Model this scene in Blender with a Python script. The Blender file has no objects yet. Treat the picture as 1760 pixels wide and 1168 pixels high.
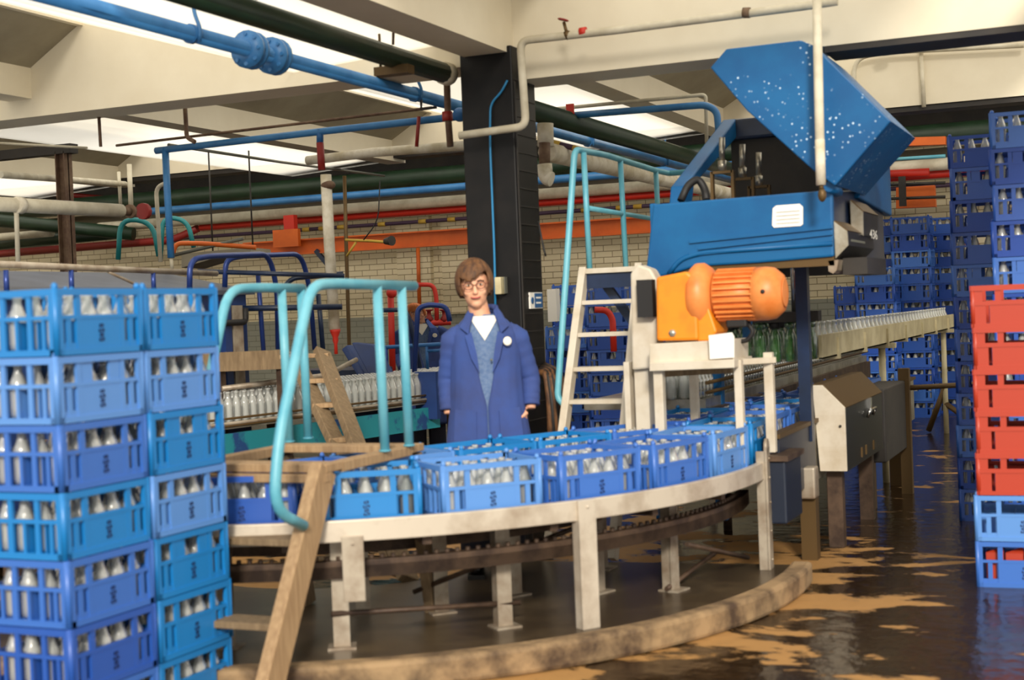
import bpy, bmesh, math, random
from mathutils import Vector, Matrix
random.seed(7)
PI = math.pi
sc = bpy.context.scene
col = sc.collection
# ---------------------------------------------------------------- camera
F = 50.0 / 36.0 * 1760
HEAD, PITCH, ROLL, CAMH = math.radians(23.4), math.radians(-1.15), math.radians(2.3), 1.5
_f = Vector((-math.sin(HEAD) * math.cos(PITCH), math.cos(HEAD) * math.cos(PITCH), math.sin(PITCH)))
_r0 = Vector((math.cos(HEAD), math.sin(HEAD), 0))
_u0 = _r0.cross(_f)
CR = _r0 * math.cos(ROLL) - _u0 * math.sin(ROLL)
CU = _u0 * math.cos(ROLL) + _r0 * math.sin(ROLL)
EYE = Vector((0, 0, CAMH))
cam = bpy.data.cameras.new('camera')
cam.lens = 50; cam.sensor_width = 36; cam.clip_end = 200; cam.clip_start = .05
cam.dof.use_dof = True; cam.dof.focus_distance = 15.0; cam.dof.aperture_fstop = 2.6
co = bpy.data.objects.new('camera', cam); col.objects.link(co)
co.matrix_world = Matrix.Translation(EYE) @ Matrix((CR, CU, -_f)).transposed().to_4x4()
sc.camera = co

def at(px, py, X=None, Y=None, Z=None, D=None):
    """the world point on the sight line of a photo point, at a given X, Y, height or distance"""
    d = _f + CR * ((px - 880) / F) + CU * ((584 - py) / F)
    if X is not None: t = (X - EYE.x) / d.x
    elif Y is not None: t = (Y - EYE.y) / d.y
    elif Z is not None: t = (Z - EYE.z) / d.z
    else: t = D
    return EYE + d * t

# ---------------------------------------------------------------- materials
def lin(c):
    return tuple((x / 12.92 if x <= .04045 else ((x + .055) / 1.055) ** 2.4) for x in (v / 255 for v in c))
def mat(name, rgb, rough=.5, metal=0., rgb2=None, scale=6., bump=0., spec=.5, coat=0., stretch=None, lo=.4, hi=.62):
    m = bpy.data.materials.new(name); m.use_nodes = True
    nt = m.node_tree; b = nt.nodes['Principled BSDF']
    c = lin(rgb) + (1,)
    b.inputs['Base Color'].default_value = c
    b.inputs['Roughness'].default_value = rough
    b.inputs['Metallic'].default_value = metal
    b.inputs['Specular IOR Level'].default_value = spec
    b.inputs['Coat Weight'].default_value = coat
    if rgb2 or bump:
        tc = nt.nodes.new('ShaderNodeTexCoord'); mp = nt.nodes.new('ShaderNodeMapping')
        if stretch: mp.inputs['Scale'].default_value = stretch
        n = nt.nodes.new('ShaderNodeTexNoise'); n.inputs['Scale'].default_value = scale
        n.inputs['Detail'].default_value = 6; n.inputs['Roughness'].default_value = .6
        nt.links.new(tc.outputs['Object'], mp.inputs[0]); nt.links.new(mp.outputs[0], n.inputs['Vector'])
        if rgb2:
            r = nt.nodes.new('ShaderNodeValToRGB')
            r.color_ramp.elements[0].position = lo; r.color_ramp.elements[1].position = hi
            r.color_ramp.elements[0].color = c; r.color_ramp.elements[1].color = lin(rgb2) + (1,)
            nt.links.new(n.outputs['Fac'], r.inputs[0]); nt.links.new(r.outputs[0], b.inputs['Base Color'])
        if bump:
            bp = nt.nodes.new('ShaderNodeBump'); bp.inputs['Strength'].default_value = bump
            bp.inputs['Distance'].default_value = .01
            nt.links.new(n.outputs['Fac'], bp.inputs['Height']); nt.links.new(bp.outputs[0], b.inputs['Normal'])
    return m
M = {}
def mk(name, *a, **k): M[name] = mat(name, *a, **k)
mk('white_paint', (236, 226, 202), .7, rgb2=(222, 210, 184), scale=1.3, lo=.35, hi=.75)
mk('grey_paint', (150, 142, 122), .75, rgb2=(138, 130, 112), scale=2)
mk('soffit', (158, 148, 124), .8, rgb2=(142, 132, 110), scale=1.5)  # roof slab tone, with the shade of the slopes put into the colour
mk('steel_dark', (34, 30, 28), .6, rgb2=(48, 42, 36), scale=4)
mk('column_black', (7, 6, 7), .5, rgb2=(18, 15, 14), scale=9, spec=.3)
mk('pipe_blue', (62, 128, 186), .4, rgb2=(50, 112, 170), scale=5)
mk('pipe_blue_dark', (38, 98, 158), .45)
mk('cable_blue', (30, 120, 170), .5)
mk('pipe_green', (22, 44, 26), .45, rgb2=(30, 54, 34), scale=4)
mk('pipe_white', (214, 206, 184), .6, rgb2=(190, 180, 156), scale=5)
mk('pipe_lag', (222, 214, 196), .85, rgb2=(190, 178, 150), scale=7, bump=.6)
mk('pipe_brown', (88, 62, 46), .7, rgb2=(120, 96, 74), scale=8)
mk('red_paint', (200, 44, 28), .5)
mk('red_dark', (140, 34, 28), .5)
mk('orange_beam', (226, 108, 34), .5, rgb2=(206, 94, 30), scale=2)
mk('pipe_purple', (70, 48, 70), .6)
mk('yellow_paint', (196, 160, 60), .6)
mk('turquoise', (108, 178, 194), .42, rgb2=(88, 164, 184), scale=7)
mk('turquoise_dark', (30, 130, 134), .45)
mk('wood', (176, 146, 108), .8, rgb2=(138, 108, 76), scale=9, bump=.4, stretch=(6, 6, .7), lo=.3, hi=.75)
mk('wood_old', (140, 118, 88), .85, rgb2=(104, 84, 60), scale=9, bump=.4, stretch=(5, 5, .8), lo=.3, hi=.75)
mk('rail_metal', (206, 194, 176), .4, .25, rgb2=(150, 130, 108), scale=5, lo=.45, hi=.8)
mk('leg_metal', (176, 164, 146), .45, .3, rgb2=(118, 96, 74), scale=7, lo=.4, hi=.75)
mk('rust_metal', (92, 72, 56), .55, .3, rgb2=(60, 44, 34), scale=9)
mk('concrete', (158, 130, 94), .8, rgb2=(70, 52, 36), scale=5, bump=.6, lo=.4, hi=.66)
mk('concrete_wet', (66, 54, 40), .3, rgb2=(100, 84, 62), scale=3, lo=.45, hi=.75)
mk('cream_metal', (206, 194, 156), .5, rgb2=(180, 166, 128), scale=5)
mk('machine_blue', (8, 92, 146), .45, rgb2=(4, 80, 134), scale=3, spec=.35)
mk('machine_navy', (26, 44, 76), .35, rgb2=(20, 34, 58), scale=3)
mk('machine_rail', (38, 62, 130), .3, .3)
mk('washer_grey', (92, 98, 112), .5, rgb2=(80, 84, 96), scale=3)
mk('washer_blue', (28, 58, 116), .45, rgb2=(22, 44, 92), scale=2)
mk('steel_bare', (190, 184, 170), .3, .7, rgb2=(150, 140, 120), scale=5)
mk('chrome', (220, 220, 215), .15, 1.)
mk('motor_orange', (232, 140, 70), .45, rgb2=(206, 104, 34), scale=6, lo=.45, hi=.75)
mk('motor_amber', (236, 140, 22), .45, rgb2=(214, 116, 22), scale=6, lo=.45, hi=.8)
mk('frame_white', (206, 196, 178), .55, rgb2=(176, 158, 130), scale=5, lo=.45, hi=.8)
mk('paper', (240, 236, 226), .7)
mk('ink', (60, 60, 66), .7)
mk('black_plastic', (16, 16, 18), .35)
mk('rubber', (24, 22, 22), .6)
mk('bronze', (96, 74, 42), .5, .5)
mk('skin', (228, 172, 138), .55, rgb2=(220, 158, 124), scale=30)
mk('hair_brown', (112, 74, 40), .65, rgb2=(66, 40, 22), scale=34, bump=1., stretch=(1, 1, .3))
mk('hair_ginger', (190, 110, 60), .6)
mk('coat_blue', (52, 76, 140), .85, rgb2=(52, 56, 92), scale=2.2, bump=.3, lo=.45, hi=.75)
mk('jumper', (104, 124, 156), .9, rgb2=(84, 108, 146), scale=60, bump=.4)
mk('shirt_white', (240, 232, 216), .8)
mk('trousers', (44, 44, 56), .85)
mk('shoe_black', (18, 16, 16), .4)
mk('lips', (178, 84, 76), .5)
mk('glasses', (110, 60, 44), .35)
mk('sign_blue', (40, 90, 140), .5)
mk('grille_grey', (100, 100, 90), .5)
CRATE_COLS = {'azure': (22, 122, 192), 'blue': (56, 106, 188), 'royal': (38, 84, 170), 'pale': (88, 140, 208), 'violet': (74, 90, 186)}
for k, c in CRATE_COLS.items(): mk('crate_' + k, c, .38, spec=.6)
mk('crate_deep', (24, 68, 156), .4); mk('crate_red', (176, 56, 32), .42, spec=.55)
mk('crate_ink', (14, 34, 84), .6)

def glass_mat(name, tint, gl=.5, body=.18):
    m = bpy.data.materials.new(name); m.use_nodes = True; nt = m.node_tree
    nt.nodes.clear(); L = nt.links.new
    out = nt.nodes.new('ShaderNodeOutputMaterial'); lw = nt.nodes.new('ShaderNodeLayerWeight'); lw.inputs[0].default_value = gl
    tr = nt.nodes.new('ShaderNodeBsdfTransparent'); g = nt.nodes.new('ShaderNodeBsdfGlossy'); g.inputs['Roughness'].default_value = .06
    d = nt.nodes.new('ShaderNodeBsdfDiffuse'); d.inputs[0].default_value = lin(tint) + (1,)
    tr.inputs[0].default_value = (.74, .78, .77, 1)
    mx = nt.nodes.new('ShaderNodeMixShader'); mx.inputs[0].default_value = body
    m2 = nt.nodes.new('ShaderNodeMixShader')
    L(tr.outputs[0], mx.inputs[1]); L(d.outputs[0], mx.inputs[2])
    L(lw.outputs['Facing'], m2.inputs[0]); L(mx.outputs[0], m2.inputs[1]); L(g.outputs[0], m2.inputs[2])
    L(m2.outputs[0], out.inputs[0]); M[name] = m
glass_mat('bottle_glass', (242, 242, 236), .58, .36)
glass_mat('green_glass', (60, 110, 50), .5, .5)
def pane_mat():
    m = bpy.data.materials.new('pane_glass'); m.use_nodes = True; nt = m.node_tree; nt.nodes.clear(); L = nt.links.new
    out = nt.nodes.new('ShaderNodeOutputMaterial'); tr = nt.nodes.new('ShaderNodeBsdfTransparent'); tl = nt.nodes.new('ShaderNodeBsdfTranslucent')
    tl.inputs[0].default_value = (.95, .94, .9, 1); mx = nt.nodes.new('ShaderNodeMixShader'); mx.inputs[0].default_value = .5
    gl = nt.nodes.new('ShaderNodeBsdfGlossy'); gl.inputs['Roughness'].default_value = .3; m2 = nt.nodes.new('ShaderNodeMixShader'); m2.inputs[0].default_value = .04
    L(tr.outputs[0], mx.inputs[1]); L(tl.outputs[0], mx.inputs[2]); L(mx.outputs[0], m2.inputs[1]); L(gl.outputs[0], m2.inputs[2]); L(m2.outputs[0], out.inputs[0]); M['pane_glass'] = m
pane_mat()

# ---------------------------------------------------------------- mesh builder
class MB:
    def __init__(s): s.v = []; s.f = []; s.sm = []
    def add(s, vs, fs, smooth=False):
        o = len(s.v); s.v += [tuple(v) for v in vs]; s.f += [tuple(i + o for i in f) for f in fs]; s.sm += [smooth] * len(fs); return s
    def box(s, x0, x1, y0, y1, z0, z1, mx=None):
        vs = [Vector((x, y, z)) for z in (z0, z1) for y in (y0, y1) for x in (x0, x1)]
        if mx is not None: vs = [mx @ v for v in vs]
        return s.add(vs, [(0, 2, 3, 1), (4, 5, 7, 6), (0, 1, 5, 4), (2, 6, 7, 3), (0, 4, 6, 2), (1, 3, 7, 5)])
    def bar(s, p, q, w, h, up=(0, 0, 1)):
        p, q = Vector(p), Vector(q); d = (q - p).normalized(); u = Vector(up)
        a = d.cross(u)
        if a.length < 1e-4: a = d.cross(Vector((1, 0, 0)))
        a.normalize(); b = a.cross(d)
        vs = [e + a * (i * w / 2) + b * (j * h / 2) for e in (p, q) for j in (-1, 1) for i in (-1, 1)]
        return s.add(vs, [(0, 1, 3, 2), (4, 6, 7, 5), (0, 4, 5, 1), (2, 3, 7, 6), (0, 2, 6, 4), (1, 5, 7, 3)])
    def tube(s, pts, r, n=10, bend=0., cap=True, taper=None):
        P = [Vector(p) for p in pts]
        if bend and len(P) > 2:
            Q = [P[0]]
            for i in range(1, len(P) - 1):
                a, b, c = P[i - 1], P[i], P[i + 1]
                k = min(bend, (a - b).length * .48, (c - b).length * .48)
                s1 = b + (a - b).normalized() * k; s2 = b + (c - b).normalized() * k
                for j in range(6):
                    t = j / 5; Q.append(s1 * (1 - t) ** 2 + b * 2 * t * (1 - t) + s2 * t * t)
            Q.append(P[-1]); P = Q
        vs = []; up = None
        for i, p in enumerate(P):
            d = (P[min(i + 1, len(P) - 1)] - P[max(i - 1, 0)])
            d = d.normalized() if d.length > 1e-9 else Vector((0, 0, 1))
            if up is None:
                up = Vector((0, 0, 1)) if abs(d.z) < .9 else Vector((1, 0, 0))
            a = d.cross(up).normalized(); b = a.cross(d).normalized(); up = b
            rr = r if taper is None else r * taper[i] if len(taper) == len(P) else r
            vs += [p + a * rr * math.cos(2 * PI * k / n) + b * rr * math.sin(2 * PI * k / n) for k in range(n)]
        fs = []
        for i in range(len(P) - 1):
            for k in range(n):
                k2 = (k + 1) % n; fs.append((i * n + k, i * n + k2, (i + 1) * n + k2, (i + 1) * n + k))
        s.add(vs, fs, True)
        if cap:
            o = len(s.v) - len(vs)
            s.f.append(tuple(o + k for k in range(n))[::-1]); s.sm.append(False)
            s.f.append(tuple(o + (len(P) - 1) * n + k for k in range(n))); s.sm.append(False)
        return s
    def lathe(s, prof, n=16, origin=(0, 0, 0), axis=(0, 0, 1)):
        o = Vector(origin); q = Vector((0, 0, 1)).rotation_difference(Vector(axis).normalized())
        vs = [o + q @ Vector((r * math.cos(2 * PI * k / n), r * math.sin(2 * PI * k / n), z)) for r, z in prof for k in range(n)]
        fs = []
        for i in range(len(prof) - 1):
            for k in range(n):
                k2 = (k + 1) % n; fs.append((i * n + k, i * n + k2, (i + 1) * n + k2, (i + 1) * n + k))
        s.add(vs, fs, True)
        b = len(s.v) - len(vs)
        if prof[0][0] > 1e-5: s.f.append(tuple(b + k for k in range(n))[::-1]); s.sm.append(False)
        if prof[-1][0] > 1e-5: s.f.append(tuple(b + (len(prof) - 1) * n + k for k in range(n))); s.sm.append(False)
        return s
    def prism(s, poly, vec):
        vec = Vector(vec); P = [Vector(p) for p in poly]; n = len(P)
        return s.add(P + [p + vec for p in P], [tuple(range(n))[::-1], tuple(range(n, 2 * n))] + [(i, (i + 1) % n, (i + 1) % n + n, i + n) for i in range(n)])
    def ring(s, C, r0, r1, z0, z1, a0, a1, n=40):
        vs = []
        for i in range(n + 1):
            a = a0 + (a1 - a0) * i / n; sx, cy = math.sin(a), -math.cos(a)
            vs += [(C[0] + r * sx, C[1] + r * cy, z) for r, z in ((r0, z0), (r1, z0), (r1, z1), (r0, z1))]
        fs = [(0, 1, 2, 3), tuple(4 * n + k for k in (3, 2, 1, 0))]
        for i in range(n):
            for k in range(4):
                k2 = (k + 1) % 4; fs.append((4 * i + k, 4 * (i + 1) + k, 4 * (i + 1) + k2, 4 * i + k2))
        return s.add(vs, fs)
    def ball(s, c, rx, ry=None, rz=None, n=14, m=9, rot=None):
        ry = rx if ry is None else ry; rz = rx if rz is None else rz
        vs = []
        for i in range(m + 1):
            th = PI * i / m
            for k in range(n):
                v = Vector((rx * math.sin(th) * math.cos(2 * PI * k / n), ry * math.sin(th) * math.sin(2 * PI * k / n), rz * math.cos(th)))
                if rot is not None: v = rot @ v
                vs.append(v + Vector(c))
        fs = []
        for i in range(m):
            for k in range(n):
                k2 = (k + 1) % n; fs.append((i * n + k, (i + 1) * n + k, (i + 1) * n + k2, i * n + k2))
        return s.add(vs, fs, True)
    def build(s, name, m, parent=None, bevel=0., recalc=True, origin=None):
        me = bpy.data.meshes.new(name)
        base = Vector((0, 0, 0))
        if origin is not None: base = Vector(origin)
        elif parent is None:
            xs = [v[0] for v in s.v]; ys = [v[1] for v in s.v]; zs = [v[2] for v in s.v]
            base = Vector(((min(xs) + max(xs)) / 2, (min(ys) + max(ys)) / 2, min(zs)))
        else: base = ORIG.get(parent.name, Vector((0, 0, 0)))
        me.from_pydata([(v[0] - base.x, v[1] - base.y, v[2] - base.z) for v in s.v], [], s.f)
        bm = bmesh.new(); bm.from_mesh(me)
        for f, q in zip(bm.faces, s.sm): f.smooth = q
        bmesh.ops.remove_doubles(bm, verts=bm.verts, dist=1e-6)
        if recalc: bmesh.ops.recalc_face_normals(bm, faces=bm.faces)
        bm.to_mesh(me); bm.free()
        me.materials.append(M[m] if isinstance(m, str) else m)
        o = bpy.data.objects.new(name, me); col.objects.link(o)
        if parent is not None:
            o.parent = parent
        else: o.location = base
        ORIG[o.name] = base
        if bevel:
            b = o.modifiers.new('bevel', 'BEVEL'); b.width = bevel; b.segments = 2; b.limit_method = 'ANGLE'; b.angle_limit = .7
        return o
ORIG = {}
# geometry of parts is given in world coordinates: a child of thing T is stored relative to T's base
def tag(o, label, cat, group=None, kind=None):
    if label: o['label'] = label
    if cat: o['category'] = cat
    if group: o['group'] = group
    if kind: o['kind'] = kind
    return o
def thing(name, base, label, cat, group=None):
    o = bpy.data.objects.new(name, None); col.objects.link(o); o.empty_display_size = .1
    o.location = base; ORIG[o.name] = Vector(base)
    return tag(o, label, cat, group)
def struct(name, mb, m, **k):
    o = mb.build(name, m, **k); o['kind'] = 'structure'; return o
KIDS = {}
def dup(o, parent=None):
    c = o.copy(); col.objects.link(c)
    ORIG[c.name] = ORIG.get(o.name, Vector((0, 0, 0)))
    if parent is not None: c.parent = parent
    for ch in list(o.children): dup(ch, c)
    return c
ORD = ['bottom', 'second', 'third', 'fourth', 'fifth', 'sixth', 'seventh', 'eighth', 'ninth', 'tenth', 'eleventh', 'twelfth', 'thirteenth']
# ================================================================ the building
WY = 19.0
def floor():
    m = bpy.data.materials.new('wet_floor'); m.use_nodes = True; nt = m.node_tree; L = nt.links.new
    b = nt.nodes['Principled BSDF']; b.inputs['Specular IOR Level'].default_value = .36
    tc = nt.nodes.new('ShaderNodeTexCoord')
    mp = nt.nodes.new('ShaderNodeMapping'); mp.inputs['Rotation'].default_value = (0, 0, -HEAD); mp.inputs['Scale'].default_value = (.75, 1.3, 1)
    L(tc.outputs['Object'], mp.inputs[0])
    n = nt.nodes.new('ShaderNodeTexNoise'); n.inputs['Scale'].default_value = 2.1; n.inputs['Detail'].default_value = 9; n.inputs['Roughness'].default_value = .62; n.inputs['Distortion'].default_value = .3
    L(mp.outputs[0], n.inputs['Vector'])
    # dry strip: strongest near the plinth of the bend, fading with distance from it
    sx = nt.nodes.new('ShaderNodeSeparateXYZ'); L(tc.outputs['Object'], sx.inputs[0])
    ds = nt.nodes.new('ShaderNodeVectorMath'); ds.operation = 'DISTANCE'; ds.inputs[1].default_value = (-4.21, 7.22, 0)
    L(tc.outputs['Object'], ds.inputs[0])
    mr = nt.nodes.new('ShaderNodeMapRange'); mr.inputs[1].default_value = 2.6; mr.inputs[2].default_value = 3.7; mr.inputs[3].default_value = .1; mr.inputs[4].default_value = -.05
    L(ds.outputs['Value'], mr.inputs[0])
    ad = nt.nodes.new('ShaderNodeMath'); ad.operation = 'ADD'; L(n.outputs['Fac'], ad.inputs[0]); L(mr.outputs[0], ad.inputs[1])
    r = nt.nodes.new('ShaderNodeValToRGB'); r.color_ramp.elements[0].position = .56; r.color_ramp.elements[1].position = .6
    r.color_ramp.elements[0].color = (0, 0, 0, 1); r.color_ramp.elements[1].color = (1, 1, 1, 1)
    L(ad.outputs[0], r.inputs[0])
    br = nt.nodes.new('ShaderNodeTexBrick'); br.inputs['Scale'].default_value = 1; br.inputs['Brick Width'].default_value = .22; br.inputs['Row Height'].default_value = .11
    br.inputs['Mortar Size'].default_value = .004
    br.inputs['Color1'].default_value = lin((40, 27, 14)) + (1,); br.inputs['Color2'].default_value = lin((50, 35, 20)) + (1,); br.inputs['Mortar'].default_value = lin((34, 24, 16)) + (1,)
    L(tc.outputs['Object'], br.inputs['Vector'])
    mx = nt.nodes.new('ShaderNodeMix'); mx.data_type = 'RGBA'
    L(r.outputs[0], mx.inputs[0]); L(br.outputs[0], mx.inputs[6]); mx.inputs[7].default_value = lin((166, 124, 72)) + (1,)
    L(mx.outputs[2], b.inputs['Base Color'])
    rr = nt.nodes.new('ShaderNodeMapRange'); rr.inputs[3].default_value = .16; rr.inputs[4].default_value = .7
    L(r.outputs[0], rr.inputs[0]); L(rr.outputs[0], b.inputs['Roughness'])
    n2 = nt.nodes.new('ShaderNodeTexNoise'); n2.inputs['Scale'].default_value = 9; n2.inputs['Detail'].default_value = 4
    L(tc.outputs['Object'], n2.inputs['Vector'])
    bp = nt.nodes.new('ShaderNodeBump'); bp.inputs['Strength'].default_value = .35; bp.inputs['Distance'].default_value = .02
    L(n2.outputs['Fac'], bp.inputs['Height']); L(bp.outputs[0], b.inputs['Normal'])
    struct('floor', MB().box(-22, 6, -6, WY + .3, -.2, 0), m, origin=(0, 0, 0))
floor()
def brick_mat(name, c1, c2, mort, w=.26, h=.085):
    m = bpy.data.materials.new(name); m.use_nodes = True; nt = m.node_tree; L = nt.links.new
    b = nt.nodes['Principled BSDF']; b.inputs['Roughness'].default_value = .8
    tc = nt.nodes.new('ShaderNodeTexCoord'); s = nt.nodes.new('ShaderNodeSeparateXYZ'); c = nt.nodes.new('ShaderNodeCombineXYZ')
    L(tc.outputs['Object'], s.inputs[0]); L(s.outputs[0], c.inputs[0]); L(s.outputs[2], c.inputs[1])
    br = nt.nodes.new('ShaderNodeTexBrick'); br.inputs['Scale'].default_value = 1; br.inputs['Brick Width'].default_value = w; br.inputs['Row Height'].default_value = h
    br.inputs['Mortar Size'].default_value = .006; br.inputs['Mortar Smooth'].default_value = .4
    for k, v in (('Color1', c1), ('Color2', c2), ('Mortar', mort)): br.inputs[k].default_value = lin(v) + (1,)
    L(c.outputs[0], br.inputs['Vector']); L(br.outputs[0], b.inputs['Base Color'])
    bp = nt.nodes.new('ShaderNodeBump'); bp.inputs['Strength'].default_value = .6; bp.inputs['Distance'].default_value = .01; bp.invert = True
    L(br.outputs['Fac'], bp.inputs['Height']); L(bp.outputs[0], b.inputs['Normal'])
    M[name] = m
brick_mat('white_brick', (230, 216, 182), (220, 206, 170), (150, 132, 98))
brick_mat('grey_brick', (150, 150, 136), (144, 144, 130), (124, 124, 112))
struct('wall_back', MB().box(-22, 6, WY, WY + .3, 1.5, 5), 'white_brick', origin=(0, 0, 0))
struct('trim_1', MB().box(-22, 6, WY - .012, WY + .3, 0, 1.5), 'grey_brick', origin=(0, 0, 0))
for i, px in enumerate((712, 790)):
    p = at(px, 480, Y=WY - .1)
    struct('trim_%d' % (i + 2), MB().box(p.x - .28, p.x + .28, WY - .1, WY + .02, 1.5, 4.5), 'white_brick', origin=(p.x + .1, 0, .07))
struct('wall_left', MB().box(-22.3, -22, 0, WY + .3, 0, 5), 'white_brick', origin=(0, 0, 0))
# roof: ribs along Y every 3.65 m, sloped slabs and rooflights between, cross beams at Y = 8.1 and 13.6
Y0R, PER = 5.2, 3.65
ribs = MB(); slabs = MB(); ups = MB(); glz = []
YE = 13.9
def quad_slab(mb, x0, z0, x1, z1, t=.07, ya=Y0R, yb=YE):
    mb.prism([(x0, ya, z0), (x1, ya, z1), (x1, ya, z1 + t), (x0, ya, z0 + t)], (0, yb - ya, 0))
k = -5
while k < 3:
    X0 = -3.55 + PER * k; k += 1
    ribs.box(X0 - .22, X0, Y0R, YE, 3.17, 3.4)
    quad_slab(slabs, X0 - .02, 3.38, X0 + .47, 3.66)
    ups.box(X0 + .44, X0 + .49, Y0R, YE, 3.64, 3.74)
    if X0 < -4:
        g = MB(); quad_slab(g, X0 + .48, 3.66, X0 + 2.2, 3.13, .012); glz.append(g)
        g = MB(); quad_slab(g, X0 + 2.2, 3.13, X0 + PER - .22, 3.2, .012); glz.append(g)
    else:
        g = MB(); quad_slab(g, X0 + .48, 3.72, X0 + PER - .22, 4.1, .012); glz.append(g)
quad_slab(slabs, -22, 4.1, 6, 4.1, .1, 17.4, WY)
for i in range(7):  # unseen rooflights added beyond the second beam to light the back wall
    g = MB(); quad_slab(g, -22 + 4 * i, 4.1, -18.15 + 4 * i, 4.1, .012, YE, 17.4); glz.append(g)
    quad_slab(slabs, -18.15 + 4 * i, 4.08, -18 + 4 * i, 4.08, .1, YE, 17.4)
struct('ceiling', slabs, 'soffit', origin=(0, 0, 0))
struct('trim_4', ribs, 'white_paint', origin=(0, 0, 0))
struct('trim_5', ups, 'white_paint', origin=(0, 0, 0))
for i, g in enumerate(glz): struct('window_%d' % (i + 1), g, 'pane_glass')
XC0, XC1 = -3.74, -3.39
struct('trim_6', MB().box(-22, XC0, 8.1, 8.45, 3.04, 4.06), 'white_paint', origin=(0, 0, 0))
struct('trim_7', MB().box(XC0, 6, 8.1, 8.45, 2.92, 4.3), 'white_paint', origin=(0, 0, 0))
struct('trim_8', MB().box(-22, 6, 13.6, 13.9, 3.25, 4.06), 'white_paint', origin=(0, 0, 0))
struct('trim_9', MB().box(XC0 + .03, XC1 - .03, Y0R, 8.1, 3.08, 3.5), 'white_paint', origin=(0, 0, 0))
for nm, (a, b) in (('trim_10', (8.1, 8.45)), ('trim_11', (13.6, 13.9))):
    struct(nm, MB().box(-22, 6, a + .02, b - .02, (2.9 if a < 9 else 3.2), (2.96 if a < 9 else 3.26)) if a > 9 else MB().box(XC1 + 1.87, 6, a + .005, b - .02, 2.885, 2.92), 'steel_dark', origin=(0, 0, 0))  # first beam: its shaded underside drawn as a dark strip
# column
col_t = struct('wall_pillar', MB().box(XC0, XC1, 8.0, 8.36, 0, 3.12), 'column_black', bevel=.01)
# ================================================================ crates and bottles
CL, CD, CH = .46, .36, .235
def crate_shell(L=CL, D=CD, H=CH, style=0):
    m = MB(); t = .012; hx, hy = L / 2, D / 2
    m.box(-hx + t, hx - t, -hy + t, hy - t, .008, .02)
    def wall(n, w, fn):
        # fn(u0,u1,z0,z1,out) adds a box on the wall spanning u along it
        fn(-w, w, .0, .022, .004); fn(-w, w, H - .028, H - .004, .005); fn(-w, w, H * .53, H * .53 + .014, .001)
        fn(-w, -w + .03, 0, H - .004, .004); fn(w - .03, w, 0, H - .004, .004)
        if n == 0:        # long side: three windows over a solid panel with two slots
            for a in (-.115, .115): fn(a * w / .23 - .012, a * w / .23 + .012, .02, H - .02, .0)
            fn(-.115 * w / .23, .115 * w / .23, .02, H * .53, -.001)
            for a in (-.165, .165): fn(a * w / .23 - .011, a * w / .23 + .011, .02, H * .53, -.001)
            if style == 1:
                fn(-.1, -.045, H * .52, H - .02, -.002); fn(.045, .1, H * .52, H - .02, -.002)
            fn(-w, w, .018, .042, -.0025)
        else:
            for a in (-.06, .06): fn(a * w / .18 - .01, a * w / .18 + .01, .02, H - .02, .0)
            for a in (-.12, 0, .12): fn(a * w / .18 - .006, a * w / .18 + .006, .02, H * .53, -.001)
    for s in (-1, 1):
        wall(0, hx, lambda u0, u1, z0, z1, o: m.box(u0, u1, *sorted((s * (hy - t), s * (hy + o))), z0, z1))
        wall(1, hy, lambda u0, u1, z0, z1, o: m.box(*sorted((s * (hx - t), s * (hx + o))), u0, u1, z0, z1))
    for sx in (-1, 1):
        for sy in (-1, 1):
            m.tube([(sx * (hx - .006), sy * (hy - .006), 0), (sx * (hx - .006), sy * (hy - .006), H - .002)], .013, 6)
            m.lathe([(.012, H - .004), (.012, H + .008), (.006, H + .016), (0, H + .017)], 6, (sx * (hx - .012), sy * (hy - .012), 0))
    return m
def divider_mb(L=CL, D=CD):
    m = MB()
    for i in range(1, 5): x = -L / 2 + .012 + (L - .024) * i / 5; m.box(x - .002, x + .002, -D / 2 + .012, D / 2 - .012, .02, .12)
    for j in range(1, 4): y = -D / 2 + .012 + (D - .024) * j / 4; m.box(-L / 2 + .012, L / 2 - .012, y - .002, y + .002, .02, .12)
    return m
def emblem_mb(D=CD):
    m = MB(); y = -D / 2 - .0005; y1 = y - .0015
    for i, z in enumerate((.044, .060, .076, .094)):
        w_ = (.013, .009, .014, .010)[i]
        m.box(-w_, w_ * .3, y1, y, z, z + .004); m.box(-w_, -w_ + .005, y1, y, z, z + .011); m.box(w_ - .005, w_, y1, y, z + .001, z + .012)
        m.box(-w_ * .2, w_, y1, y, z + .008, z + .012)
    return m
PARK = Vector((0, 0, -50))
def proto(mb, name, m): 
    o = mb.build(name, m, origin=(0, 0, 0)); me = o.data; bpy.data.objects.remove(o); return me
SH = {}
for st in (0, 1):
    base = proto(crate_shell(style=st), 'bottle_crate', 'crate_blue')
    for k in list(CRATE_COLS) + ['deep', 'red']:
        me = base.copy(); me.materials[0] = M['crate_' + k]; SH[(k, st)] = me
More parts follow.
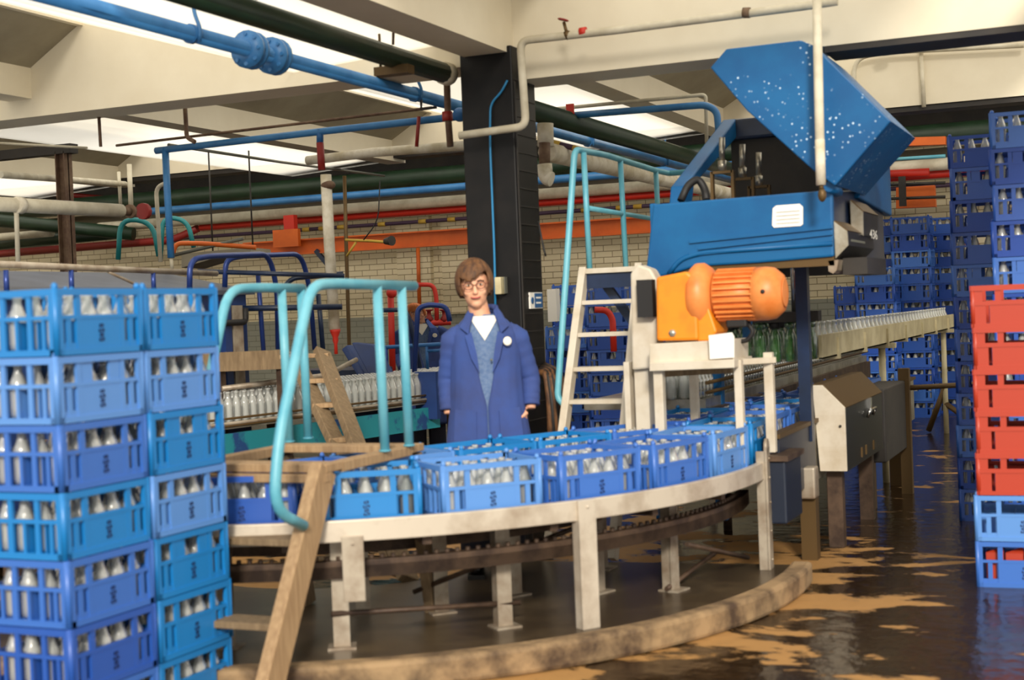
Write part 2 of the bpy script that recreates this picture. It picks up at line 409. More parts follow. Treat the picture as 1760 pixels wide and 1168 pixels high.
def red_shell():
    m = MB(); L, D, H, t = .44, .36, .213, .012; hx, hy = L / 2, D / 2
    m.box(-hx + t, hx - t, -hy + t, hy - t, .006, .02)
    for s in (-1, 1):
        for ax in (0, 1):
            w_, h_ = (hx, hy) if ax == 0 else (hy, hx)
            def fn(u0, u1, z0, z1, o=0.):
                a, b = sorted((s * (h_ - t), s * (h_ + o)))
                m.box(u0, u1, a, b, z0, z1) if ax == 0 else m.box(a, b, u0, u1, z0, z1)
            k = w_ / .22
            fn(-w_, w_, .186, H, .006); fn(-w_, w_, 0, .02, .004); fn(-w_, w_, .112, .134, .004)
            for u0, u1 in ((-.22, -.165), (-.105, -.075), (.075, .105), (.165, .22)): fn(u0 * k, u1 * k, .13, .19, .001)
            for u0, u1 in ((-.22, -.15), (-.132, .132), (.15, .22)): fn(u0 * k, u1 * k, .015, .118, .001)
    for sx in (-1, 1):
        for sy in (-1, 1): m.tube([(sx * (hx - .008), sy * (hy - .008), 0), (sx * (hx - .008), sy * (hy - .008), H)], .014, 6)
    return m
RED = proto(red_shell(), 'bottle_crate', 'crate_red')
REDB = RED.copy(); REDB.materials[0] = M['crate_blue']
DIV = {k: None for k in CRATE_COLS}
dv = proto(divider_mb(), 'divider', 'crate_blue')
EMB = proto(emblem_mb(), 'emblem', 'crate_ink')
def bottle_mb(n=12, full=True):
    p = [(.0, .004), (.030, 0), (.037, .006), (.0375, .03), (.0375, .118), (.034, .14), (.023, .166), (.0165, .184), (.0160, .2), (.0205, .206), (.0205, .217), (.017, .219), (.015, .212)]
    return MB().lathe(p, n)
BOT = proto(bottle_mb(12), 'milk_bottle', 'bottle_glass')
NB = [0]; BOTTLE_CAP = 296
crowd = []      # matrices of the bottles past the countable limit
def bottle(mx, label, group, lone=True):
    if lone and NB[0] < BOTTLE_CAP:
        o = bpy.data.objects.new('milk_bottle', BOT); col.objects.link(o); o.matrix_world = mx
        tag(o, label, 'bottle', group); NB[0] += 1
    else: crowd.append(mx)
def crate(x, y, z, rz, colr, label, group, style=0, detail=True, flip=False, me=None):
    o = bpy.data.objects.new('bottle_crate', me or SH[(colr, style)]); col.objects.link(o)
    o.location = (x, y, z); o.rotation_euler = (0, 0, rz + (PI if flip else 0))
    tag(o, label, 'crate', group)
    if detail:
        d = bpy.data.objects.new('divider', dv); col.objects.link(d); d.parent = o
        if colr in CRATE_COLS:
            if DIV.get(colr) is None: DIV[colr] = dv.copy(); DIV[colr].materials[0] = M['crate_' + colr]
            d.data = DIV[colr]
        e = bpy.data.objects.new('emblem', EMB); col.objects.link(e); e.parent = o; e['label'] = 'dark printed emblem on the crate side'
        e2 = bpy.data.objects.new('emblem', EMB); col.objects.link(e2); e2.parent = o; e2.rotation_euler = (0, 0, PI); e2['label'] = 'dark printed emblem on the crate side'
    o.matrix_basis = Matrix.Translation((x, y, z)) @ Matrix.Rotation(rz + (PI if flip else 0), 4, 'Z')
    return o
def fill(o, cells, label, group, lone=True, lift=.022):
    mw = Matrix.Translation(o.location) @ Matrix.Rotation(o.rotation_euler.z, 4, 'Z')
    for i, j in cells:
        x = -CL / 2 + .012 + (CL - .024) * (i + .5) / 5; y = -CD / 2 + .012 + (CD - .024) * (j + .5) / 4
        bottle(mw @ Matrix.Translation((x, y, lift)) @ Matrix.Scale(.88, 4), label, group, lone)
FR = [(i, 0) for i in range(5)]; BK = [(i, 3) for i in range(5)]; ALL = [(i, j) for i in range(5) for j in range(4)]
LE = [(0, j) for j in range(4)]; RI = [(4, j) for j in range(4)]
def rest(c): return [q for q in ALL if q not in c]
def nth_top(k, n): # short ordinal
    f = n - 1 - k
    return 'topmost' if f == 0 else 'lowest' if k == 0 else ORD[f] + ' down'
def _unused(k, n):      # k counted from the floor
    f = n - 1 - k
    return 'topmost' if f == 0 else 'lowest' if k == 0 else ORD[f] + ' from the top' if f > 0 else ''
BLUENAME = {'azure': 'azure blue', 'blue': 'mid blue', 'royal': 'royal blue', 'pale': 'pale blue', 'violet': 'violet blue', 'deep': 'dark blue'}
# --- the two stacks at the left edge, long sides along Y
cA = at(97, 540, D=4.87)
seqA = ['blue', 'royal', 'blue', 'azure', 'blue', 'pale', 'azure']
seqB = ['azure', 'azure', 'azure', 'pale', 'azure', 'pale', 'azure']
for nm, y0, seq, cells in (('A', 0., seqA, None), ('B', .478, seqB, None)):
    for k, c in enumerate(seq):
        jx, jy = random.uniform(-.006, .006), random.uniform(-.004, .004)
        where = 'nearest left stack' if nm == 'A' else 'left stack behind the nearest'
        lab = '%s bottle crate, %s in the %s' % (BLUENAME[c], nth_top(k, 7), where)
        o = crate(cA.x - CD / 2 + jx, cA.y + CL / 2 + y0 + jy, k * CH, PI / 2 - .012, c, lab, 'crates in the ' + where, style=1 if (nm, k) in (('A', 5), ('B', 4), ('B', 2)) else 0)
        # long side facing +X is local -Y (rows j=0); the end facing the camera is local -X (i=0)
        vis = list(dict.fromkeys(FR + (LE if nm == 'A' else [])))
        gl = 'clear milk bottle in the %s crate of the %s' % (nth_top(k, 7), where)
        if k >= 0:
            fill(o, vis, gl, 'milk bottles in the %s crate of the %s' % (nth_top(k, 7), where), lone=k >= 0)
            fill(o, rest(vis), gl, None, lone=False)
# --- right hand stacks
def stack(px, py, D, n, h, rz, cols, where, red=0, group=None, detail=False, fillrows=None, dx=CL, me=None, z0=0., lone=False):
    c = at(px, py, D=D); ox = Matrix.Rotation(rz, 2)
    a = Matrix.Rotation(rz, 3, 'Z') @ Vector((dx / 2, CD / 2, 0))
    for k in range(n):
        cc = cols[k % len(cols)]
        jx, jy = random.uniform(-.008, .008), random.uniform(-.006, .006)
        lab = '%s crate, %s of %s' % (BLUENAME[cc], nth_top(k, n), where)
        o = crate(c.x + a.x + jx, c.y + a.y + jy, z0 + k * h, rz + random.uniform(-.02, .02), cc, lab, group or 'crates of ' + where, style=k % 3 == 1, detail=detail)
        if h < CH: o.scale = (1, 1, h / CH)
        if fillrows: 
            mw = o.location
            cl = fillrows
            gl = 'milk bottle, %s crate of %s' % (nth_top(k, n), where)
            m0 = Matrix.Translation(o.location) @ Matrix.Rotation(rz, 4, 'Z')
            for i, j in cl:
                x = -CL / 2 + .012 + (CL - .024) * (i + .5) / 5; y = -CD / 2 + .012 + (CD - .024) * (j + .5) / 4
                bottle(m0 @ Matrix.Translation((x, y, .02)) @ Matrix.Scale(.86, 4), gl, 'milk bottles in the %s crate of %s' % (nth_top(k, n), where), lone and k > n - 8)
stack(1645, 700, 9.38, 12, .211, .03, ['royal', 'deep', 'blue', 'royal', 'deep'], 'the tall stack left of the red crates', fillrows=FR)
stack(1706, 400, 8.4, 12, .213, .02, ['deep', 'royal', 'deep', 'blue'], 'the tall stack behind the red crates', fillrows=FR)
# red crates on two blue ones at the right edge
cR = at(1678, 1007, Z=0)
for k in range(7):
    h0 = [0, .235, .47, .683, .896, 1.109, 1.322][k]
    if k < 2:
        lab = ['lowest blue crate under the red stack, red cartons inside', 'blue crate directly under the red stack'][k]
        o = crate(cR.x + CL / 2, cR.y + CD / 2, h0, .04, 'pale' if k else 'blue', lab, 'blue crates under the red ones', me=None, detail=True)
    else:
        lab = 'bright red plastic crate, %s of the red stack' % nth_top(k - 2, 5)
        o = bpy.data.objects.new('bottle_crate', RED); col.objects.link(o)
        o.matrix_basis = Matrix.Translation((cR.x + CL / 2 + .005 + (k % 2) * .006, cR.y + CD / 2, h0)) @ Matrix.Rotation(.04, 4, 'Z')
        tag(o, lab, 'crate', 'red crates at the right edge')
# cartons inside the blue crates (red tops)
for i in range(4):
    b = MB(); x0 = cR.x + .05 + i * .095
    b.box(x0, x0 + .085, cR.y + .03, cR.y + .115, .022, .17)
    b.prism([(x0, cR.y + .03, .17), (x0 + .085, cR.y + .03, .17), (x0 + .085, cR.y + .072, .2)], (0, .001, 0))
    tag(b.build('drink_carton', 'crate_red'), 'red carton standing in the lowest blue crate at the right edge', 'carton', 'red cartons in the lowest blue crate')
# far stacks in front of the back wall on the right
for px, D, n, cols, w_ in ((1437, 17.2, 8, ['deep', 'deep', 'royal'], 'the far low stack by the blue post'),
                       (1474, 17.0, 9, ['royal', 'deep', 'blue'], 'the far stack below the cream conveyor'),
                       (1503, 17.8, 12, ['blue', 'deep'], 'the far stack behind the control boxes'),
                       (1538, 17.5, 12, ['royal', 'blue', 'deep', 'royal'], 'the far full-width stack at the aisle end'),
                       (1603, 17.9, 12, ['deep', 'deep', 'royal'], 'the far stack touching the tall right stack')):
    stack(px, 600, D, n, .205, 0., cols, w_, fillrows=FR)
# one crate set at the corner under the conveyor
q = at(1505, 655, D=13.2)
# stacks behind the aluminium steps
for px, D, n, cols, w_ in ((936, 14.6, 6, ['royal', 'deep', 'blue'], 'the low stack beside the black column'),
                       (951, 15.4, 8, ['deep', 'royal'], 'the stack behind the turquoise handrail'),
                       (1008, 13.6, 8, ['royal', 'royal', 'deep'], 'the stack seen between the step rungs'),
                       (1062, 14.6, 7, ['deep', 'royal'], 'the stack behind the steps\' right rail')):
    stack(px, 560, D, n, .22, 0.15, cols, w_, fillrows=FR)
# ================================================================ crate conveyor with its bend
BC = (-4.21, 7.22); R1, R0 = 2.42, 1.53
rad = math.radians
A0, A1 = rad(-12), rad(90)
cv = thing('crate_conveyor', (BC[0] + 1.2, BC[1] - 1.2, .1), 'curved metal crate conveyor on legs, carrying the blue crates round its bend', 'conveyor')
MB().ring(BC, R0, R1, .60, .625, A0, A1, 60).box(BC[0] + R0, BC[0] + R1, BC[1], 13.2, .60, .625).build('deck', 'rust_metal', cv)
MB().ring(BC, R1, R1 + .035, .575, .665, A0, rad(92), 60).build('outer_rim', 'rail_metal', cv, bevel=.004)['label'] = 'worn white painted outer rim'
MB().ring(BC, R0 - .03, R0, .58, .66, A0, A1, 50).box(BC[0] + R0 - .03, BC[0] + R0, BC[1], 13.2, .58, .66).build('inner_rim', 'rail_metal', cv)
tk = MB().ring(BC, R1 - .22, R1 - .1, .40, .455, rad(-12), rad(100), 60)
tk.ring(BC, R1 - .15, R1 - .1, .40, .475, rad(-12), rad(100), 60)
ck = tk
for i in range(92):
    a = rad(-10 + i * 1.18); p = Vector((BC[0] + (R1 - .14) * math.sin(a), BC[1] - (R1 - .14) * math.cos(a), 0))
    ck.lathe([(.012, .46), (.012, .49), (0, .492)], 6, (p.x, p.y, 0))
tr = tk.build('chain_track', 'rust_metal', cv, bevel=.003); tr['label'] = 'rusty curved chain guide below the deck'

tk2 = MB().ring(BC, R0 + .05, R0 + .14, .40, .46, rad(-12), rad(95), 40); tk2.build('inner_track', 'rust_metal', cv)
def polar(r, deg, z): a = rad(deg); return Vector((BC[0] + r * math.sin(a), BC[1] - r * math.cos(a), z))
for i, (dg, zt, zb) in enumerate(((30.5, .60, .45), (55, .665, .1), (92.5, .74, .1))):
    p = polar(R1 + .045, dg, 0); a = rad(dg)
    mx = Matrix.Translation((p.x, p.y, 0)) @ Matrix.Rotation(a, 4, 'Z')
    b = MB()
    zb = .1 if i else .33
    b.box(-.045, .045, -.008, .008, zb, zt, mx); b.box(-.045, -.033, -.0, .05 if i else .02, zb, zt - .02, mx)
    if i == 2: b.lathe([(.045, -.008), (.045, .008)], 16, mx @ Vector((0, 0, zt)), mx.to_3x3() @ Vector((0, 1, 0)))
    for z in ((.15, .3, .45, .58, .68) if i == 2 else (zt - .03,)): b.lathe([(.007, 0), (.007, .006), (0, .008)], 8, mx @ Vector((0, -.008, z)), mx.to_3x3() @ Vector((0, -1, 0)))
    b.build('leg', 'leg_metal' if i != 1 else 'rail_metal', cv, bevel=.002)
for dg, r in ((29, 2.28), (44, 1.75), (48, 2.2), (70, 1.9), (76, 2.2), (16, 2.2), (5, 1.8), (32, 1.6), (60, 1.62), (88, 1.6)):
    p = polar(r, dg, 0); mx = Matrix.Translation((p.x, p.y, 0)) @ Matrix.Rotation(rad(dg), 4, 'Z')
    MB().box(-.035, .035, -.006, .006, .1, .6, mx).box(-.035, -.025, 0, .05, .1, .6, mx).box(-.06, .06, -.05, .06, .1, .108, mx).build('leg', 'leg_metal', cv)
for dg in (10, 24, 38, 52, 66, 80):
    a, b_ = polar(R0 + .02, dg, .56), polar(R1 - .02, dg, .56)
    MB().bar(a, b_, .04, .05).build('cross_bearer', 'rust_metal', cv)
for (d1, r1, z1, d2, r2, z2) in ((60, 2.3, .55, 40, 1.7, .2), (90, 2.2, .2, 74, 2.2, .12), (75, 2.3, .34, 92, 2.35, .16), (28, 2.3, .25, 50, 2.2, .2)):
    MB().tube([polar(r1, d1, z1), polar(r2, d2, z2)], .012, 8).build('brace', 'rust_metal', cv)
# plinth
struct('trim_12', MB().ring(BC, .9, 2.64, 0, .1, rad(-40), rad(96), 70), 'concrete_wet', bevel=.02)
struct('trim_13', MB().ring(BC, 2.55, 2.66, 0, .118, rad(-40), rad(96), 70), 'concrete', bevel=.02)
# crates on the bend
def bend_crate(r, deg, c, label, group, style=0, zed=.625, cells=None, lone=True, dj=0.):
    p = polar(r, deg, zed)
    o = crate(p.x, p.y, zed, rad(deg) + dj, c, label, group, style)
    cells = cells if cells is not None else ALL
    gl = 'milk bottle in the crate ' + label.split(', ')[1]
    fill(o, cells, gl, 'milk bottles in the crate ' + label.split(', ')[1], lone)
    fill(o, rest(cells), gl, None, False)
names = ['first', 'second', 'third', 'fourth', 'fifth', 'sixth', 'seventh']
fr = [(6.5, 'violet'), (19.5, 'royal'), (32.2, 'azure'), (45.3, 'pale'), (58.8, 'blue'), (72, 'blue'), (85, 'pale')]
for i, (dg, c) in enumerate(fr):
    what = ['first from the left in the outer row', 'second from the left in the outer row', 'third from the left in the outer row',
            'fourth from the left in the outer row', 'fifth from the left in the outer row', 'sixth from the left in the outer row', 'last at the right of the outer row'][i]
    bend_crate(2.19, dg, c, '%s crate, %s on the bend' % (BLUENAME[c], what), 'crates on the outer row of the bend', cells=FR + ([] if i < 2 else RI), dj=random.uniform(-.03, .03))
bkc = ['blue', 'pale', 'azure', 'azure', 'blue']
for i, c in enumerate(bkc):
    t_ = .06 + i * .49; px_, py_ = -3.46 + .489 * t_, 5.42 + .872 * t_
    lab = '%s crate, %s from the left on the inner row of the bend' % (BLUENAME[c], names[i])
    o = crate(px_, py_, .625, math.atan2(.872, .489) + random.uniform(-.04, .04), c, lab, 'crates on the inner row of the bend')
    gl = 'milk bottle in the crate %s from the left, inner row' % names[i]
    cells = FR + [(0, 2), (2, 2), (4, 2)]
    fill(o, cells, gl, 'milk bottles in the inner row crate, ' + names[i], i > 0)
    fill(o, rest(cells), gl, None, False)
# crates on the straight run
for i in range(9):
    y = BC[1] + .36 + i * .475
    c = ['azure', 'blue', 'blue', 'azure', 'blue', 'royal', 'blue', 'royal', 'blue'][i]
    lab = '%s crate on the straight run, %s from the bend, right row' % (BLUENAME[c], ORD[i] if i else 'first')
    o = crate(BC[0] + 2.2, y, .625, PI / 2 + random.uniform(-.02, .02), c, lab, 'crates on the straight run')
    fill(o, ALL, '', None, lone=False)
for i in range(1, 6):
    y = BC[1] + .12 + i * .475
    c = ['blue', 'royal', 'azure', 'blue', 'royal', 'blue'][i]
    lab = '%s crate on the straight run, %s from the bend, left row' % (BLUENAME[c], ORD[i] if i else 'first')
    o = crate(BC[0] + 1.8, y, .625, PI / 2, c, lab, 'crates on the straight run, left row')
    fill(o, ALL, '', None, lone=False)
# side of the straight run: skirts, guard box, posts
sk = thing('conveyor_skirt', (-1.72, 8, .3), 'dark navy side panels of the straight conveyor run, right of the bend', 'conveyor panel')
mk('machine_dark', (20, 30, 48), .4)
XS = BC[0] + R1 + .03
MB().box(XS, XS + .04, 7.5, 8.45, .42, .765).build('side_panel', 'machine_dark', sk, bevel=.004)
MB().box(XS, XS + .03, 8.45, 12.8, .42, .765).build('side_panel', 'steel_bare', sk)
MB().box(XS - .02, XS + .05, 7.48, 12.8, .767, .79).build('top_rail', 'bronze', sk)
MB().box(XS - .02, XS + .10, 7.36, 7.75, .33, .66).build('chain_cover', 'machine_dark', sk, bevel=.01)
MB().box(XS - .02, XS + .12, 7.34, 7.75, .662, .69).build('cover_top', 'rust_metal', sk)
for y, z in ((8.15, .4), (8.95, .45), (10.2, .4), (11.5, .4)):
    MB().box(XS + .0, XS + .09, y, y + .09, 0, z).build('leg', 'bronze', sk)
MB().box(XS + .0, XS + .1, 8.1, 8.22, .36, .54).build('bearing_housing', 'leg_metal', sk, bevel=.01)
# guard box
a = at(1452, 700, D=8.45)
X1 = a.x; Yb = a.y
gb = thing('guard_box', (X1 - .1, Yb + .6, .42), 'long steel guard box with a white end, beside the straight conveyor run', 'guard box')
prof = [(X1, 0, .47), (X1, 0, .85), (X1 - .13, 0, .985), (X1 - .19, 0, .985), (X1 - .16, 0, .47)]
P = lambda y: [(x, y, z) for x, _, z in prof]
MB().prism(P(Yb), (0, .02, 0)).build('end_plate', 'frame_white', gb, bevel=.003)['label'] = 'white painted end plate'
MB().prism([(x, Yb + .02, z - .003) for x, _, z in prof], (0, 1.35, 0)).build('casing', 'black_plastic', gb)
MB().prism([(X1 + .004, Yb + .02, .85), (X1 - .13, Yb + .02, .99), (X1 - .2, Yb + .02, .99), (X1 - .2, Yb + .02, .983), (X1, Yb + .02, .843)], (0, 1.36, 0)).build('lid', 'bronze', gb)
for y in (Yb + .72,):
    MB().tube([(X1 + .01, y, .73), (X1 + .03, y, .78), (X1 + .03, y + .22, .78), (X1 + .01, y + .22, .73)], .01, 8, bend=.02).box(X1, X1 + .02, y + .09, y + .13, .76, .85).build('handle', 'chrome', gb)
for i, y in enumerate((Yb + .5, Yb + .66, Yb + .95)):
    MB().box(X1 - .001, X1 + .008, y, y + .035, .5, .56).build('hinge', 'bronze', gb)
MB().tube([(X1 - .03, Yb + .01, .74), (X1 - .03, Yb - .01, .74)], .008, 8).build('knob', 'steel_dark', gb)
for y in (Yb + .1, Yb + 1.2): MB().box(X1 - .14, X1 - .05, y, y + .08, 0, .48).build('leg', 'rust_metal', gb)
cb = thing('conveyor_cabinet', (X1 - .1, Yb + 2.0, 0), 'dark rusty end frame beyond the guard box with a long drive shaft', 'cabinet')
MB().box(X1 - .2, X1 + .0, Yb + 1.5, Yb + 2.5, .35, .86).build('casing', 'steel_dark', cb, bevel=.01)
MB().box(X1 - .05, X1 + .03, Yb + 2.5, Yb + 2.58, .0, .95).build('post', 'bronze', cb)
MB().tube([(X1 + .0, Yb + 2.55, .8), (X1 + .8, Yb + 3.1, .8)], .02, 8).build('shaft', 'bronze', cb)
# ================================================================ bottle conveyors on the right
XB = -1.87
def along(mb, y0, y1, x, dz=0): pass
bc = thing('bottle_conveyor', (XB, 12.5, 0), 'cream bottle conveyor on thin legs sloping past the far crate stacks', 'conveyor')
ya, yb, zc = 8.9, 16.4, 1.225
MB().box(XB - .12, XB - .10, ya, yb, zc - .07, zc + .05).box(XB + .10, XB + .12, ya, yb, zc - .1, zc + .05).box(XB - .12, XB + .12, ya, yb, zc - .1, zc - .09).build('channel', 'cream_metal', bc)
for y in [ya + .5 + 1.05 * i for i in range(7)]:
    MB().box(XB - .13, XB + .135, y, y + .05, zc - .12, zc + .02).build('bracket', 'cream_metal', bc)
for y in (11.7, 15.9):
    MB().tube([(XB + .05, y, zc - .08), (XB + .05, y, .0)], .028, 8).box(XB - .15, XB + .16, y - .04, y + .04, zc - .14, zc - .1).build('leg', 'cream_metal', bc)
MB().tube([(XB + .05, 15.9, .5), (XB - .15, 16.0, .02)], .03, 8).tube([(XB + .05, 15.9, .32), (XB + .35, 15.8, .1)], .03, 8).build('foot_brace', 'bronze', bc)
for i in range(38):
    y = ya + .12 + i * .194
    bottle(Matrix.Translation((XB + .03, y, zc - .09)), 'clear glass bottle in the single file on the cream conveyor at right', 'bottles filing along the cream conveyor', lone=i > 2)
# second bottle table further back right
bt = thing('bottle_table', (-2.7, 13, .0), 'low bottle conveyor table with guide rails behind the blue post, crowded with bottles', 'conveyor')
tA = at(1352, 628, D=11.2); tB = at(1472, 612, D=14.2)
zt = .88
dv_ = Vector((tB.x - tA.x, tB.y - tA.y, 0)).normalized(); sd = Vector((-dv_.y, dv_.x, 0))
p0 = Vector((tA.x, tA.y, zt)) - dv_ * 2.6; p1 = Vector((tB.x, tB.y, zt)) + dv_ * .3
MB().bar(p0 + sd * .35, p1 + sd * .35, .8, .06).build('table_top', 'steel_bare', bt)
MB().bar(p0 - sd * .06 + Vector((0, 0, -.16)), p1 - sd * .06 + Vector((0, 0, -.16)), .05, .26).build('side_panel', 'rust_metal', bt)
for z in (.07, .13): MB().tube([p0 - sd * .06 + Vector((0, 0, z)), p1 - sd * .06 + Vector((0, 0, z))], .012, 6).build('guide_rail', 'bronze', bt)
for t in (.1, .5, .95):
    q = p0.lerp(p1, t); MB().tube([(q.x, q.y, zt - .05), (q.x, q.y, 0)], .03, 8).build('leg', 'rust_metal', bt)
n_ = int((p1 - p0).length / .082)
for r_ in range(5):
    for i in range(n_):
        q = p0 + dv_ * (i * .082 + .04 * (r_ % 2)) + sd * (.02 + r_ * .075)
        crowd.append(Matrix.Translation((q.x, q.y, zt + .03)))
# ================================================================ crate unloading machine (blue hood) 
YF = 7.6
def pl(pts, Y): return [at(x, y, Y=Y) for x, y in pts]
XL = at(1115, 400, Y=YF).x; XR = at(1431, 400, Y=YF).x
zt = at(1276, 338, Y=YF).z; zb = at(1276, 470, Y=YF).z
mc = thing('crate_machine', ((XL + XR) / 2, YF + .8, 0), 'big blue hooded crate unloading machine over the crate conveyor, its lid raised', 'machine')
fp = MB().prism(pl([(1122, 351), (1430, 326), (1433, 441), (1300, 452), (1195, 458), (1150, 472), (1108, 482)], YF), (0, .05, 0))
fp.build('front_hood', 'machine_blue', mc, bevel=.012)
rd = MB()
for y0, y1, w_ in ((402, 381, .02), (414, 393, .014), (424, 403, .02)):
    rd.bar(at(1200 if w_ < .02 else 1185, y0 + 13, Y=YF - .006), at(1431, y1 + 8, Y=YF - .006), .016, w_)
rd.tube([at(1150, 470, Y=YF - .003), at(1168, 446, Y=YF - .003), at(1205, 434, Y=YF - .003), at(1431, 418, Y=YF - .003)], .014, 8, bend=.1)
rd.build('pressed_ribs', 'machine_blue', mc)
lb = at(1353, 370, Y=YF - .004)
t_ = MB().prism(pl([(1328, 358), (1334, 353), (1374, 350), (1380, 355), (1380, 385), (1376, 388), (1330, 391), (1327, 387)], YF - .006), (0, .004, 0)).build('paper_label', 'paper', mc)
t_['label'] = 'white paper label'
ln = MB()
for i in range(4): ln.bar(at(1334, 365 + 6.5 * i, Y=YF - .008), at(1374, 362 + 6.5 * i, Y=YF - .008), .001, .002)
ln.build('label_lines', 'ink', t_)
MB().prism([(XR, YF + .03, zb + .05), (XR, YF + 1.75, zb + .05), (XR, YF + 1.75, zt + .12), (XR, YF + .03, zt)], (-.04, 0, 0)).build('right_side_panel', 'machine_navy', mc, bevel=.008)
MB().prism([(XL, YF + .03, zb), (XL, YF + 1.75, zb + .05), (XL, YF + 1.75, zt + .0), (XL, YF + .03, zt)], (.04, 0, 0)).build('left_side_panel', 'machine_blue', mc, bevel=.008)
# upper housing rim: left sloped cheek, top edge, right cheek
ck_ = [at(1163, 322, X=XL), at(1205, 262, X=XL), at(1250, 212, X=XL)]
yb_ = ck_[2].y; zb_ = ck_[2].z
MB().prism([(XL - .02, ck_[0].y - .12, zt - .02), (XL - .02, ck_[0].y + .05, zt - .02), (XL - .02, ck_[0].y + .14, ck_[0].z + .02), (XL - .02, yb_ - .02, zb_ - .1), (XL - .02, yb_ + .1, zb_), (XL - .02, yb_ - .04, zb_ + .02), (XL - .02, ck_[0].y - .06, ck_[0].z + .0)], (.09, 0, 0)).build('left_cheek', 'machine_blue', mc, bevel=.01)
tr_ = at(1400, 207, Y=yb_)
MB().box(XL - .02, XR + .02, yb_ - .05, yb_ + .1, zb_ - .12, zb_ + .02).build('top_edge', 'machine_navy', mc, bevel=.02)
MB().box(XL + .02, XR - .02, yb_ + .0, yb_ + .04, zb, zb_ - .02).build('back_panel', 'steel_dark', mc)
q1, q2 = at(1515, 345, X=XR), at(1480, 300, X=XR)
MB().prism([(XR - .02, YF + .7, zt), (XR - .02, yb_ + .1, zt - .05), (XR - .02, yb_ + .1, zb_), (XR - .02, YF + 1.1, zb_ - .05)], (.05, 0, 0)).build('right_cheek', 'machine_blue', mc, bevel=.01)
for i, (x, y0, y1, yw) in enumerate(((1241, 236, 336, 8.15), (1276, 248, 336, 8.4), (1304, 262, 334, 8.65))):
    a, b = at(x, y0, Y=yw), at(x, y0 + 40, Y=yw)
    cy = MB().tube([a, b], .018, 12).tube([b, (b.x, b.y, b.z - .06)], .026, 12)
    cyo = cy.build('lift_cylinder', 'steel_bare', mc)
    g = MB(); zc0 = b.z - .06; hw = .062
    for sx in (-1, 1): g.box(b.x + sx * hw - .008, b.x + sx * hw + .008, b.y - .02, b.y + .02, zt - .15, zc0)
    g.box(b.x - hw, b.x + hw, b.y - .02, b.y + .02, zc0 - .016, zc0)
    g.build('guide_frame', 'bronze', cyo)
MB().tube([at(1170, 345, Y=7.7), at(1182, 318, Y=7.75), at(1200, 306, Y=7.8), (at(1212, 325, Y=7.8)), at(1214, 345, Y=7.75)], .022, 10, bend=.1).build('hose', 'rubber', mc)
# lid
YL = YF - .1
lp = [(1221, 116), (1248, 84), (1376, 69), (1398, 78), (1531, 208), (1435, 319), (1397, 292), (1284, 190)]
lidm = MB(); o_ = pl(lp, YL); ctr = sum(o_, Vector()) / len(o_)
lidm.prism(o_, (0, .03, 0))
for i in range(0, 6):
    if i == 5: continue
    a, b = o_[i], o_[i + 1]
    ia, ib = a + (ctr - a).normalized() * .03, b + (ctr - b).normalized() * .03
    sh_ = Vector((0, .031, 0)); lidm.prism([a + sh_, b + sh_, ib + sh_, ia + sh_], (0, .9, 0))
ld = lidm.build('raised_lid', 'machine_blue', mc, bevel=.006)
m_ = M['machine_blue'].copy(); m_.name = 'splashed_blue'; nt = m_.node_tree
vo = nt.nodes.new('ShaderNodeTexVoronoi'); vo.inputs['Scale'].default_value = 34
tc = nt.nodes.new('ShaderNodeTexCoord'); nt.links.new(tc.outputs['Object'], vo.inputs['Vector'])
cr = nt.nodes.new('ShaderNodeValToRGB'); cr.color_ramp.elements[0].position = .13; cr.color_ramp.elements[1].position = .24
cr.color_ramp.elements[0].color = (1, 1, 1, 1); cr.color_ramp.elements[1].color = (0, 0, 0, 1)
nt.links.new(vo.outputs['Distance'], cr.inputs[0])
n3 = nt.nodes.new('ShaderNodeTexNoise'); n3.inputs['Scale'].default_value = 5; nt.links.new(tc.outputs['Object'], n3.inputs['Vector'])
c3 = nt.nodes.new('ShaderNodeValToRGB'); c3.color_ramp.elements[0].position = .9; c3.color_ramp.elements[1].position = 1.0
nt.links.new(n3.outputs['Fac'], c3.inputs[0])
dd = nt.nodes.new('ShaderNodeVectorMath'); dd.operation = 'DISTANCE'; dd.inputs[1].default_value = at(1465, 238, Y=YL) - ORIG[mc.name]
nt.links.new(tc.outputs['Object'], dd.inputs[0]); mr_ = nt.nodes.new('ShaderNodeMapRange'); mr_.inputs[1].default_value = .12; mr_.inputs[2].default_value = .62; mr_.inputs[3].default_value = .52; mr_.inputs[4].default_value = .36
nt.links.new(dd.outputs['Value'], mr_.inputs[0])
ad_ = nt.nodes.new('ShaderNodeMath'); ad_.operation = 'ADD'; nt.links.new(n3.outputs['Fac'], ad_.inputs[0]); nt.links.new(mr_.outputs[0], ad_.inputs[1])
nt.links.new(ad_.outputs[0], c3.inputs[0])
mu = nt.nodes.new('ShaderNodeMath'); mu.operation = 'MULTIPLY'; nt.links.new(cr.outputs[0], mu.inputs[0]); nt.links.new(c3.outputs[0], mu.inputs[1])
bs = nt.nodes['Principled BSDF']; old = bs.inputs['Base Color'].links[0].from_socket
mx = nt.nodes.new('ShaderNodeMix'); mx.data_type = 'RGBA'; nt.links.new(mu.outputs[0], mx.inputs[0]); nt.links.new(old, mx.inputs[6]); mx.inputs[7].default_value = lin((190, 215, 235)) + (1,)
nt.links.new(mx.outputs[2], bs.inputs['Base Color']); ld.data.materials[0] = m_
ld['label'] = 'raised blue lid splashed with white paint'
MB().tube([at(1425, 320, Y=YL + .05), at(1440, 330, Y=YF + .1)], .03, 8).build('hinge', 'machine_blue', mc)
